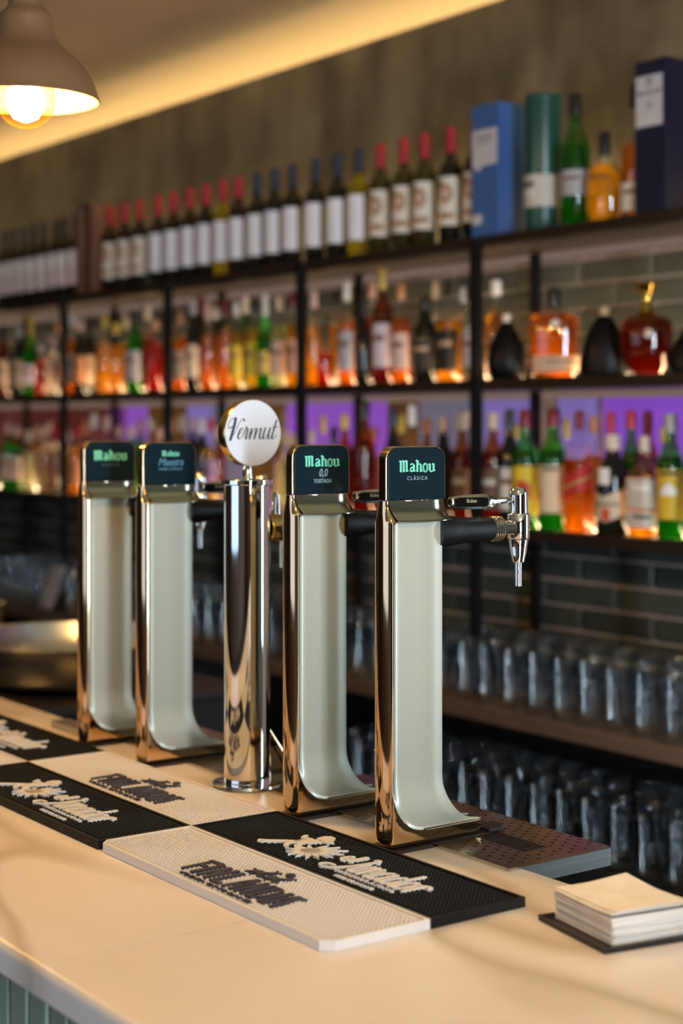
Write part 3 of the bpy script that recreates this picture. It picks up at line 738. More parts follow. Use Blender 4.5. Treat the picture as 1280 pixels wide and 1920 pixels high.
def jimador():
    if 'jim' in _cache: return _cache['jim']
    mb = MB(); w = .0047
    def S(pts, n=5, ww=w): pen(mb, smoothline(pts, n), lambda a, c: ww, f0, f1, True)
    b = .037; x = .070
    # El
    S([(.243,.064),(.250,.067),(.252,.073),(.247,.076),(.243,.070),(.244,.062),(.250,.058),(.257,.064)], 4, .0044); S([(.257,.062),(.263,.075),(.263,.086),(.259,.084),(.260,.062),(.266,.061)], 4, .0044)
    # J i m a d o r
    S([(.276,.088),(.283,.089),(.281,.070),(.276,.045),(.269,.030),(.257,.024),(.248,.028),(.250,.036),(.262,.038)])
    S([(.288,x),(.287,.050),(.289,b),(.294,b+.003)]); S([(.289,.081),(.290,.0815)], 2)
    S([(.297,b),(.298,x)],2); S([(.298,.058),(.303,x),(.307,.068),(.307,b)]); S([(.307,.058),(.312,x),(.317,.068),(.317,.045),(.320,b),(.325,b+.003)])
    S([(.339,.066),(.333,x),(.326,.060),(.325,.046),(.330,b),(.337,.044),(.340,.060)]); S([(.341,x),(.340,.046),(.343,b),(.348,b+.003)])
    S([(.362,.066),(.356,x),(.349,.060),(.348,.046),(.353,b),(.360,.044),(.363,.060)]); S([(.364,.092),(.363,.06),(.364,.046),(.367,b),(.372,b+.003)])
    S([(.379,x),(.372,.062),(.371,.046),(.377,b),(.384,.046),(.385,.060),(.379,x),(.384,.066),(.390,.066)])
    S([(.392,b),(.393,x)],2); S([(.393,.058),(.398,x),(.404,.068),(.405,.064)])
    def blob(pts): mb.prism(pts, f0, f1)
    # harvester with his long blade, and the agave
    blob([(.112,.030),(.118,.024),(.126,.030),(.150,.060),(.153,.066),(.148,.068),(.122,.039)])
    blob([(.143,.060),(.152,.057),(.161,.064),(.168,.073),(.172,.084),(.164,.090),(.155,.085),(.149,.075)])
    blob([(.152,.090),(.166,.084),(.178,.088),(.184,.094),(.174,.100),(.166,.109),(.156,.110),(.150,.102)])
    pen(mb, [(.150,.083),(.138,.079),(.132,.088)], lambda a, c: .006, f0, f1, True); pen(mb, [(.158,.066),(.164,.052),(.176,.046)], lambda a, c: .008, f0, f1, True); pen(mb, [(.150,.062),(.148,.048),(.158,.040)], lambda a, c: .007, f0, f1, True)
    cx, cy = .196, .050
    blob([(cx+.013*math.cos(k*math.pi/6), cy+.012*math.sin(k*math.pi/6)) for k in range(12)])
    for a, L in ((-150,.034),(-125,.030),(-100,.030),(-72,.030),(-45,.034),(-18,.036),(8,.040),(32,.044),(55,.046),(80,.040),(104,.034),(180,.030),(150,.028)):
        ca, sa = math.cos(R(a)), math.sin(R(a)); nx, ny = -sa*.0045, ca*.0045
        blob([(cx+nx,cy+ny),(cx-nx,cy-ny),(cx+ca*L*.6-nx*.7,cy+sa*L*.6-ny*.7),(cx+ca*L,cy+sa*L),(cx+ca*L*.6+nx*.7,cy+sa*L*.6+ny*.7)])
    me = mb.mesh('raised_lettering', M_whiterubber, smooth=False)
    me2 = line_text('COSECHADO A MANO', .0078, .277, .388, .0245, M_whiterubber, 'small_lettering')
    me3 = line_text('100% DE AGAVE', .0078, .297, .367, .0115, M_whiterubber, 'small_lettering')
    _cache['jim'] = (me, me2, me3); return _cache['jim']
skip_f = lambda x, y: (.155 < x < .363 and .018 < y < .072) or (.215 < x < .29 and .07 < y < .114) or (.174 < x < .333 and y < .020)
skip_j = lambda x, y: (.236 < x < .41 and .020 < y < .076) or (.29 < x < .37 and y < .022) or (.11 < x < .245 and .018 < y < .112 and x-.06 > y-.02)
base_plain = {'w': None, 'b': None}
def bar_mat(x, y, colour, label, chamfer=0):
    white = colour == 'w'; m = M_whiterubber if white else M_rubber
    t = thing('bar_mat', label, 'bar mat', (x+.0005, y, ZC+.0003), 'bar mats laid in a checkerboard')
    mat_base(chamfer).obj('mat_body', m, t, smooth=False)
    key = 'n'+colour
    if key not in _cache: _cache[key] = nub_field(m, MW, MH, .0085, lambda x, y: False)
    stuff(link('nubs', _cache[key], t))
    for me in (finlandia() if white else jimador()):
        link(me.name.split('.')[0], me, t)
    return t
XA, XB, XC, XD = -2.7715, -2.283, -1.7945, -1.3075
YA, YB = .9305, 1.0645
bar_mat(XC, YA, 'w', 'white FINLANDIA rubber bar mat with a cut corner, touching the slab seam', .012)
bar_mat(XC, YB, 'b', 'black rubber bar mat with raised harvester logo in front of the TOSTADA tower')
bar_mat(XB, YA, 'b', 'black harvester rubber bar mat on the customer side of the checkerboard')
bar_mat(XB, YB, 'w', 'white FINLANDIA rubber bar mat lying in front of the chrome column')
bar_mat(XA, YA, 'w', 'white FINLANDIA rubber bar mat on the customer side, towards the steel bowl')
bar_mat(XA, YB, 'b', 'black harvester rubber bar mat reaching past the faint CLÁSICA tower')

# ------------------------------------------------------------------ napkins on their tray
nt = thing('napkin_tray', 'small black plastic tray under the stack of paper napkins', 'tray', (-1.192, 1.226, ZC+.0003))
nt.rotation_euler.z = R(-11)
MB().box(-.062,.062,-.062,.062,0,.003).obj('tray_base', M_plasticblack, nt, smooth=False, bevel=.001)
MB().box(-.062,-.059,-.062,.062,.0031,.006).box(.059,.062,-.062,.062,.0031,.006).box(-.0589,.0589,-.062,-.059,.0031,.006).box(-.0589,.0589,.059,.062,.0031,.006).obj('tray_lip', M_plasticblack, nt, smooth=False)
def napkin_mesh(curl):
    n = 8; v = []; f = []
    def z(u, w): return curl*(max(0, u-.2)**2*.0035 + max(0, -u-.1)*max(0, w+.1)*.004)
    for s in (0, 1):
        for j in range(n+1):
            for i in range(n+1):
                u, w = i/n*2-1, j/n*2-1; v.append((u*.053, w*.046, z(u, w) + s*.0009))
    k = (n+1)**2
    for j in range(n):
        for i in range(n):
            a = j*(n+1)+i; f += [(a, a+n+1, a+n+2, a+1), (k+a, k+a+1, k+a+n+2, k+a+n+1)]
    for i in range(n):
        f += [(i, i+1, k+i+1, k+i), (n*(n+1)+i+1, n*(n+1)+i, k+n*(n+1)+i, k+n*(n+1)+i+1), ((i+1)*(n+1), i*(n+1), k+i*(n+1), k+(i+1)*(n+1)), (i*(n+1)+n, (i+1)*(n+1)+n, k+(i+1)*(n+1)+n, k+i*(n+1)+n)]
    return MB().add(v, f).mesh('paper_napkin', M_napkin)
flat_nap, top_nap = napkin_mesh(0), napkin_mesh(1.0)
for k in range(28):
    o = link('paper_napkin', flat_nap if k < 25 else top_nap)
    j = .0016 if k < 25 else .003
    o.location = (-1.192+random.uniform(-j,j), 1.226+random.uniform(-j,j), ZC+.0034+k*.00112 + (k-24)*.0004*(k>=25)); o.rotation_euler.z = R(-11+random.uniform(-1.2,1.2) + (3 if k == 27 else 0))
    tag(o, 'topmost cream paper napkin with a lifted corner on the napkin stack' if k == 27 else 'folded cream paper napkin inside the stack on the black tray', 'napkin', 'napkins in the stack')

# ------------------------------------------------------------------ tablet terminal on the back counter
tb = thing('payment_terminal', 'grey tilted payment terminal on a black foot among the glasses', 'terminal', (-5.455, 2.63, .9405))
MB().box(-.05,.05,-.035,.045,0,.012).box(-.02,.02,.0,.03,.012,.05).obj('foot', M_plasticblack, tb, bevel=.003)
scr = MB().rings([[(-.045,-.030,.012),(.045,-.030,.012),(.045,-.012,.012),(-.045,-.012,.012)],[(-.045,.030,.165),(.045,.030,.165),(.045,.048,.165),(-.045,.048,.165)]]).obj('screen_body', mat('grey_plastic', (0.42,0.42,0.46), 0.35), tb, bevel=.003)

# ------------------------------------------------------------------ glasses
M_glass = thin_glass('tumbler_glass', (0.975,0.98,0.985), 1.0, 0.02, 1.5)
gl_me = MB().lathe([(.0,.0005),(.027,.0),(.0295,.002),(.0315,.02),(.0375,.122),(.0385,.137),(.0375,.1375),(.0365,.1365),(.0350,.118),(.0290,.022),(.0265,.013),(.0,.011)], 22, cap0=False, cap1=False).mesh('beer_glass', M_glass, angle=45)
def glass(x, y, z, label, group):
    o = link('beer_glass', gl_me); o.location = (x, y, z); o.rotation_euler.z = random.uniform(0, 6.28); tag(o, label, 'glass', group)
for j, y in enumerate((2.637, 2.720, 2.834, 2.918)):
    for k in range(48):
        x = -2.235 - .0875*k + (.03 if j % 2 else 0) + random.uniform(-.003,.003)
        if j == 0 and -5.56 < x < -5.35: continue
        glass(x, y + random.uniform(-.002,.002), .9405, 'clear straight-sided beer glass standing on the back counter', 'beer glasses on the back counter')
for j, y in enumerate((2.648, 2.737, 2.826, 2.915)):
    for k in range(18):
        x = -2.235 - .0885*k + (.03 if j % 2 else 0) + random.uniform(-.003,.003)
        glass(x, y + random.uniform(-.002,.002), .6205, 'clear beer glass on the dark shelf underneath the back counter', 'beer glasses under the back counter')

# ------------------------------------------------------------------ bottles
CAPC = {'red': (0.42,0.025,0.04), 'navy': (0.02,0.035,0.07), 'black': (0.012,0.012,0.014), 'gold': (0.55,0.38,0.10), 'grey': (0.38,0.38,0.40), 'violet': (0.42,0.34,0.50), 'copper': (0.55,0.26,0.12), 'white': (0.72,0.70,0.68), 'pink': (0.62,0.42,0.38), 'yellow': (0.72,0.50,0.05), 'maroon': (0.17,0.012,0.025), 'cream': (0.66,0.56,0.44), 'tan': (0.50,0.34,0.22)}
LABC = {'tan': (0.50,0.36,0.26), 'white': (0.78,0.80,0.90), 'orange': (0.62,0.26,0.12), 'grey': (0.38,0.38,0.42), 'cream': (0.62,0.56,0.46), 'yellow': (0.62,0.47,0.04), 'gold': (0.55,0.42,0.12), 'pink': (0.60,0.44,0.40), 'lilac': (0.52,0.50,0.60), 'violet': (0.35,0.2,0.4), 'brown': (0.16,0.08,0.05), 'blacklab': (0.02,0.018,0.018), 'whitelab': (0.6,0.58,0.56), 'art': (0.70,0.66,0.60)}
LIQC = {'amber': (1.0,0.52,0.014), 'orange': (0.96,0.34,0.006), 'red': (0.66,0.02,0.008), 'brown': (0.40,0.07,0.006), 'green': (0.06,0.46,0.02), 'yellow': (0.92,0.62,0.02), 'pale': (0.93,0.92,0.62), 'clear': (0.96,0.96,0.96)}
def capm(k): return mat('cap_'+k, CAPC[k], 0.35, 0.3 if k in ('gold','copper','navy','red','maroon') else 0.0)
def labm(k): return mat('label_'+k, LABC[k], 0.6)
def liqm(k):
    m = mat('liquid_'+k, LIQC[k], 0.04, trans=1.0, ior=1.36)
    n, l, b = nodes(m)
    if k != 'clear' and 'haze' not in n:        # coloured liquor scatters some of the shelf light
        t = n.new('ShaderNodeBsdfTranslucent'); t.name = 'haze'; t.inputs[0].default_value = (*[c**1.15 for c in LIQC[k]], 1)
        x = n.new('ShaderNodeMixShader'); x.inputs[0].default_value = 0.15
        l.new(b.outputs[0], x.inputs[1]); l.new(t.outputs[0], x.inputs[2]); l.new(x.outputs[0], n['Material Output'].inputs[0])
    return m
M_darkglass = mat('dark_bottle_glass', (0.010,0.011,0.008), 0.08)
M_oliveglass = mat('olive_bottle_glass', (0.035,0.032,0.008), 0.08)
M_blackglass = mat('matt_black_ceramic', (0.002,0.002,0.003), 0.42, spec=0.2)
M_clearglass = thin_glass('bottle_clear_glass', (0.975,0.975,0.97), 1.0, 0.03, 1.5)
M_greenglass = thin_glass('bottle_green_glass', (0.35,0.78,0.30), 1.0, 0.03, 1.5)
M_brownglass = thin_glass('bottle_brown_glass', (0.70,0.40,0.18), 1.0, 0.03, 1.5)
FORM = {
 'round': dict(p=[(.9,0),(1,.02),(1,.57),(.93,.63),(.64,.71),(.47,.77),(.42,.84),(.42,.90)], cap=(.49,.85), lab=(.14,.50), fill=.66),
 'tall': dict(p=[(.9,0),(1,.015),(1,.63),(.86,.68),(.50,.75),(.42,.80),(.40,.90)], cap=(.46,.82), lab=(.14,.52), fill=.62),
 'small': dict(p=[(.9,0),(1,.02),(1,.50),(.9,.57),(.5,.66),(.38,.72),(.36,.86)], cap=(.43,.80), lab=(.14,.45), fill=.55),
 'square': dict(p=[(.9,0),(.96,.02),(.96,.60),(.88,.65),(.48,.70),(.34,.76),(.32,.88)], cap=(.36,.84), lab=(.10,.50), fill=.60, power=7),
 'champ': dict(p=[(.9,0),(1,.02),(1,.42),(.90,.52),(.60,.66),(.38,.78),(.34,.92)], cap=(.46,.62), lab=(.14,.38), fill=.55),
 'wine': dict(p=[(.92,0),(1,.012),(1,.595),(.96,.64),(.76,.69),(.47,.73),(.40,.76),(.38,.97)], cap=(.415,.78), lab=(.155,.57), fill=0),
 'flask': dict(p=[(.72,0),(.82,.03),(.96,.30),(1,.55),(.95,.66),(.72,.73),(.32,.765),(.24,.80),(.24,.86)], cap=(.26,.79), lab=(.06,.24), fill=.70, sy=.46),
 'bag': dict(p=[(.80,0),(.97,.04),(1.05,.20),(1.0,.36),(.84,.52),(.60,.68),(.36,.82),(.22,.88)], cap=(.20,.885), lab=None, fill=0, sy=.75),
 'decanter': dict(p=[(.42,0),(.52,.02),(.78,.10),(.97,.30),(1,.46),(.93,.58),(.72,.63),(.34,.66),(.26,.68)], cap=(.40,.67), lab=None, fill=.58, sy=.72),
}
_pm = {}
A0 = R(-62)                                   # labels are turned a little toward the bar's near end
def arc_patch(r, z0, z1, a0, a1, sy=1.0, power=None, n=12, shape=None):
    """curved label on a bottle; shape(u) -> (v0,v1) trims its height across the width"""
    mb = MB(); v = []; f = []
    for i in range(n+1):
        u = i/n; a = a0+(a1-a0)*u; ca, sa = math.cos(a), math.sin(a)
        if power: q = (abs(ca)**power+abs(sa)**power)**(-1/power); ca *= q; sa *= q
        v0, v1 = shape(u) if shape else (0, 1)
        for w in (v0, v1): v.append((r*ca, r*sa*sy, z0+(z1-z0)*w))
    for i in range(n): f.append((2*i, 2*i+2, 2*i+3, 2*i+1))
    return mb.add(v, f)
def band(parent, name, m, r, z0, z1, a0, a1, **k):
    return arc_patch(r, z0, z1, A0+R(a0), A0+R(a1), **k).obj(name, m, parent, fix=False)
def bottle(x, y, z, H, Rr, form, fill, cap, lab, obj_name, label, group):
    F = FORM[form]; sy = F.get('sy', 1.0); pw = F.get('power')
    t = thing(obj_name, label, 'bottle', (x, y, z), group)
    if sy < .78: t.rotation_euler.z = R(38)
    key = (form, fill, round(Rr,4), round(H,3))
    opaque = fill in ('dark','olive','black') or form in ('bag',)
    prof = [(r*Rr, h*H) for r, h in F['p']]
    gm = {'dark': M_darkglass, 'olive': M_oliveglass, 'black': M_blackglass, 'green': M_greenglass, 'brown': M_brownglass}.get(fill, M_clearglass)
    if form == 'wine' and fill == 'yellow': gm = mat('straw_wine_glass', (0.42,0.34,0.02), 0.06, trans=0.75, ior=1.3)
    if form == 'bag':
        mb = MB().lathe(prof, 26, sy=sy); rnd = random.Random(int(x*1000))
        ph = rnd.uniform(0, 6)
        mb.v = [(vx*(1+.10*math.sin(vz*38+ph+math.atan2(vy,vx)*2)), vy*(1+.08*math.cos(vz*30+ph)), vz) for vx, vy, vz in mb.v]
        g = mb.obj('body', gm, t)
    else:
        g = MB().lathe(prof, 22, sy=sy, power=pw).obj('glass', gm, t, angle=45)
    if not opaque and form != 'wine':
        lp = [(max(r-.0013, .001), h) for r, h in [(prof[0][0], .0008)] + prof[1:] if h < F['fill']*H]
        def rad(hh):
            for (r0,h0),(r1,h1) in zip(prof[:-1], prof[1:]):
                if h0 <= hh <= h1: return r0+(r1-r0)*(hh-h0)/(h1-h0+1e-9)
            return prof[-1][0]
        lp.append((max(rad(F['fill']*H)-.0013,.001), F['fill']*H))
        if fill != 'clear': MB().lathe(lp, 20, sy=sy, power=pw).obj('liquid', liqm(fill), t, angle=45)
        else: MB().lathe(lp, 20, sy=sy, power=pw).obj('liquid', liqm('clear'), t, angle=45)
    cr, ch = F['cap'][0]*Rr, F['cap'][1]*H
    if form == 'decanter':
        c = MB().lathe([(.20*Rr,ch+.001),(.30*Rr,ch+.004),(.22*Rr,ch+.12*H),(.20*Rr,ch+.18*H),(.40*Rr,H*.96),(.43*Rr,H*.98),(.40*Rr,H)], 20)
        c.obj('stopper', mat('gilt_stopper', (0.75,0.52,0.12), 0.12, 1.0), t)
        MB().lathe([(.50*Rr,0),(.60*Rr,.002),(.55*Rr,.012)], 20, sy=sy).obj('crystal_foot', M_clearglass, t)
    elif form == 'champ':
        MB().lathe([(cr*1.15,ch),(cr*1.05,ch+.06*H),(cr*.82,ch+.18*H),(cr*.80,H*.97),(cr*.6,H)], 20, cap0=False).obj('foil', capm(cap), t)
    elif form == 'wine':
        MB().lathe([(cr*1.02,ch),(cr,ch+.02*H),(cr*.97,H*.92),(cr*1.06,H*.925),(cr*1.06,H*.965),(cr*.97,H*.97),(cr*.95,H)], 18, cap0=False).obj('capsule', capm(cap), t)
    else:
        hi = H if form != 'bag' else H*1.0
        MB().lathe([(cr*.98,ch),(cr,ch+.004),(cr*.98,hi-.003),(cr*.9,hi)], 18).obj('cap', capm(cap), t)
    if lab and F['lab']:
        z0, z1 = F['lab'][0]*H, F['lab'][1]*H; r = Rr*max(p[0] for p in F['p'])+.0006
        dark = mat('print_dark', (0.03,0.025,0.025), 0.6); K = dict(sy=sy, power=pw)
        if lab == 'white' and form == 'wine':
            l = band(t, 'label', labm('white'), r, z0, z1, -75, 52)
            band(l, 'label_print', mat('print_grey', (0.40,0.40,0.46), 0.6), r+.0003, z0+.25*(z1-z0), z0+.30*(z1-z0), -45, 30); band(l, 'label_print', mat('print_grey'), r+.0003, z0+.62*(z1-z0), z0+.72*(z1-z0), -30, 20)
            band(t, 'warm_label_end', labm('cream'), r, z0, z1, 60, 100)  # cream strip paints the warm light on the wrap label's far end
        elif lab == 'art':
            l = band(t, 'label', labm('art'), r, z0, z1, -75, 72); zc = z0+.66*(z1-z0); h = .16*(z1-z0)
            circ = lambda u: (.5-math.sqrt(max(0,.25-(u-.5)**2)), .5+math.sqrt(max(0,.25-(u-.5)**2)))
            band(l, 'label_print', mat('print_tan', (0.36,0.19,0.08), 0.6), r+.0003, zc-h*1.25, zc+h*1.25, -42, 32, shape=circ)
            band(l, 'label_print', mat('print_pale', (0.58,0.42,0.36), 0.6), r+.0005, zc-h*.7, zc+h*.7, -26, 16, shape=circ)
            band(l, 'label_print', mat('print_olive', (0.10,0.09,0.03), 0.6), r+.0006, zc+h*.6, zc+h*1.9, -52, -22, shape=circ)
            band(l, 'label_print', mat('print_tan'), r+.0003, z0+.14*(z1-z0), z0+.26*(z1-z0), -40, 40)
        elif lab == 'pink' and form == 'wine':
            l = band(t, 'label', mat('label_palepink', (0.70,0.58,0.60), 0.6), r, z0, z1, -75, 72)
            band(l, 'label_print', mat('print_rose', (0.50,0.10,0.10), 0.6), r+.0003, z0+.55*(z1-z0), z0+.92*(z1-z0), -60, 25)
        elif lab == 'yellowred':
            l = band(t, 'label', mat('label_vivid_yellow', (0.72,0.52,0.03), 0.6), r, z0-.03*H, z1+.02*H, -90, 90)
            band(l, 'label_print', mat('print_red', (0.55,0.05,0.02), 0.6), r+.0004, z0+.02, z1-.025, -25, 40, shape=lambda u: (.1+.2*abs(u-.5), .95-.3*abs(u-.4)))
        elif lab == 'creamcrest':
            l = band(t, 'label', mat('label_creamcrest', (0.66,0.55,0.38), 0.6), r, z0, z1+.03*H, -72, 66)
            band(l, 'label_print', dark, r+.0004, z1-.004, z1+.004, -30, 40); band(l, 'label_print', mat('print_red'), r+.0004, z0+.035, z0+.062, -60, -38)
        elif lab == 'redslant':
            l = band(t, 'label', mat('label_scarlet', (0.50,0.03,0.03), 0.6), r, z0+.10*H, z1+.12*H, -85, 80, shape=lambda u: (.12+.30*u, .52+.42*u), **K)
            band(l, 'label_print', mat('print_tan2', (0.55,0.30,0.12), 0.6), r+.0004, z0+.10*H, z1+.12*H, -85, 80, shape=lambda u: (.30+.30*u, .36+.31*u), **K)
        elif lab == 'shield':
            l = band(t, 'label', mat('label_shield', (0.60,0.50,0.38), 0.6), r, z0-.02*H, z1-.03*H, -88, 86, shape=lambda u: (.0+.55*abs(u-.45), .74+.55*abs(u-.42)))
            band(l, 'label_print', dark, r+.0004, z0+.42*(z1-z0), z0+.48*(z1-z0), -50, 40); band(l, 'label_print', mat('print_red'), r+.0004, z0+.0, z0+.030, -22, 6)
            band(t, 'neck_label', mat('print_grey'), r*.999, z1+.0, z1+.040, -40, 6)
        elif lab == 'whitepair':
            l = band(t, 'label', mat('label_paper_white', (0.62,0.57,0.54), 0.6), r, z0+.18*H, z1+.08*H, -85, 80, **K); l2 = band(t, 'label', mat('label_paper_white'), r, z0-.01*H, z0+.155*H, -85, 80, **K)
            band(l, 'label_print', mat('print_rose'), r+.0004, z1-.01, z1+.004, -40, 40, **K); band(l2, 'label_print', dark, r+.0004, z0+.02, z0+.028, -40, 40, **K)
        elif lab == 'yellowship':
            l = band(t, 'label', mat('label_ship', (0.66,0.44,0.03), 0.6), r, z0, z1+.05*H, -85, 82, shape=lambda u: (.03+.16*abs(u-.5)*2*0+.12*(1-abs(2*u-1))*0, 1))
            band(l, 'label_print', mat('print_grey'), r+.0004, z1-.045, z1-.012, -30, 40, shape=lambda u: (0, .35+.6*(1-abs(2*u-1)))); band(l, 'label_print', dark, r+.0004, z1+.002, z1+.010, -45, 45)
        else:
            l = band(t, 'label', labm(lab), r, z0, z1, -78, 74, **K)
            band(l, 'label_print', labm('tan' if lab == 'blacklab' else ('whitelab' if lab == 'brown' else 'brown')), r+.0004, z0+.6*(z1-z0), z0+.74*(z1-z0), -40, 34, **K)
    if form in ('flask','decanter'):
        rr = Rr*1.0; MB().lathe([(.011,0),(.010,.0015),(0,.002)], 14, (Rr*.12,-Rr*sy*.985,H*(.60 if form == 'flask' else .44)), 'y').obj('medallion', labm('whitelab'), t)
    return t
WINE=[
(-3.326,0.339,0.0347,'dark','red','art'),
(-3.430,0.338,0.0347,'dark','red','art'),
(-3.545,0.336,0.0346,'olive','red','art'),
(-3.640,0.338,0.0352,'olive','red','art'),
(-3.750,0.338,0.0351,'olive','red','art'),
(-3.858,0.329,0.0334,'yellow','navy','white'),
(-3.964,0.329,0.0348,'dark','navy','white'),
(-4.082,0.332,0.0355,'dark','navy','white'),
(-4.205,0.332,0.0345,'dark','navy','white'),
(-4.308,0.331,0.0325,'dark','navy','white'),
(-4.412,0.327,0.0330,'dark','navy','white'),
(-4.525,0.329,0.0328,'dark','red','white'),
(-4.622,0.327,0.0305,'yellow','red','white'),
(-4.733,0.327,0.0328,'dark','red','white'),
(-4.840,0.329,0.0324,'dark','red','white'),
(-4.954,0.331,0.0320,'dark','red','white'),
(-5.064,0.333,0.0325,'dark','red','white'),
(-5.198,0.334,0.0312,'dark','red','art'),
(-5.312,0.333,0.0317,'dark','red','art'),
(-5.425,0.330,0.0321,'dark','red','art'),
(-5.708,0.340,0.0313,'dark','black','pink'),
(-5.810,0.340,0.0306,'dark','black','pink'),
(-5.891,0.338,0.0299,'dark','black','pink'),
(-5.998,0.338,0.0303,'dark','black','pink'),
(-6.098,0.338,0.0296,'dark','black','pink'),
(-6.195,0.339,0.0299,'dark','black','pink'),
(-6.290,0.339,0.0302,'dark','black','pink'),
(-6.381,0.339,0.0306,'dark','black','pink'),
]
MID=[
(-6.392,2.865,0.314,0.0295,'round','brown','black','tan'),
(-6.232,2.865,0.302,0.0290,'round','dark','grey','tan'),
(-6.119,2.865,0.336,0.0329,'champ','green','gold','white'),
(-6.028,2.865,0.220,0.0260,'round','red','grey',None),
(-5.925,2.865,0.252,0.0279,'tall','clear','violet',None),
(-6.026,2.945,0.321,0.0262,'tall','clear','copper','tan'),
(-5.736,2.865,0.323,0.0272,'round','orange','white','tan'),
(-5.676,2.865,0.299,0.0270,'round','dark','pink','orange'),
(-5.751,2.945,0.315,0.0274,'round','dark','black','tan'),
(-5.472,2.865,0.313,0.0283,'tall','amber','gold',None),
(-5.379,2.865,0.271,0.0260,'round','amber','yellow',None),
(-5.452,2.945,0.311,0.0244,'tall','amber','white',None),
(-5.238,2.865,0.311,0.0313,'round','green','black','grey'),
(-5.282,2.945,0.341,0.0278,'tall','red','white',None),
(-5.084,2.865,0.268,0.0288,'round','red','pink',None),
(-4.906,2.865,0.287,0.0243,'round','orange','copper','tan'),
(-4.818,2.865,0.317,0.0259,'round','dark','grey','cream'),
(-4.905,2.945,0.345,0.0264,'tall','dark','maroon',None),
(-4.719,2.865,0.303,0.0255,'tall','orange','pink',None),
(-4.797,2.945,0.302,0.0223,'round','dark','white',None),
(-4.609,2.865,0.314,0.0269,'tall','orange','maroon',None),
(-4.539,2.865,0.296,0.0231,'round','yellow','white','yellow'),
(-4.608,2.945,0.325,0.0235,'tall','green','white',None),
(-4.437,2.865,0.304,0.0244,'round','yellow','black','yellow'),
(-4.364,2.865,0.313,0.0310,'champ','green','white','gold'),
(-4.281,2.865,0.300,0.0273,'round','pale','white','pink'),
(-4.205,2.865,0.309,0.0236,'round','amber','maroon','pink'),
(-4.091,2.865,0.306,0.0264,'tall','amber','pink',None),
(-4.036,2.865,0.193,0.0229,'small','red','black',None),
(-4.083,2.945,0.310,0.0250,'tall','amber','black',None),
(-3.917,2.865,0.319,0.0257,'tall','orange','white','grey'),
(-3.834,2.865,0.265,0.0222,'small','dark','black',None),
(-3.895,2.945,0.321,0.0226,'round','red','pink',None),
(-3.740,2.865,0.345,0.0296,'tall','brown','gold','lilac'),
(-3.652,2.865,0.294,0.0276,'round','orange','copper','pink'),
(-3.542,2.865,0.253,0.0316,'round','dark','black','blacklab'),
(-3.592,2.945,0.306,0.0230,'tall','clear','white',None),
(-3.439,2.865,0.291,0.0296,'square','amber','black','blacklab'),
(-3.472,2.945,0.276,0.0225,'round','amber','grey',None),
(-3.351,2.865,0.271,0.0203,'round','clear','black','lilac'),
(-3.332,2.945,0.287,0.0308,'round','amber','white',None),
(-3.201,2.865,0.183,0.0509,'bag','black','white',None),
(-3.020,2.865,0.240,0.0656,'flask','orange','black','tan'),
(-2.841,2.865,0.180,0.0606,'bag','black','tan',None),
(-2.699,2.865,0.230,0.0640,'decanter','brown','gold',None),
(-2.552,2.865,0.147,0.0521,'bag','black','tan',None),
]
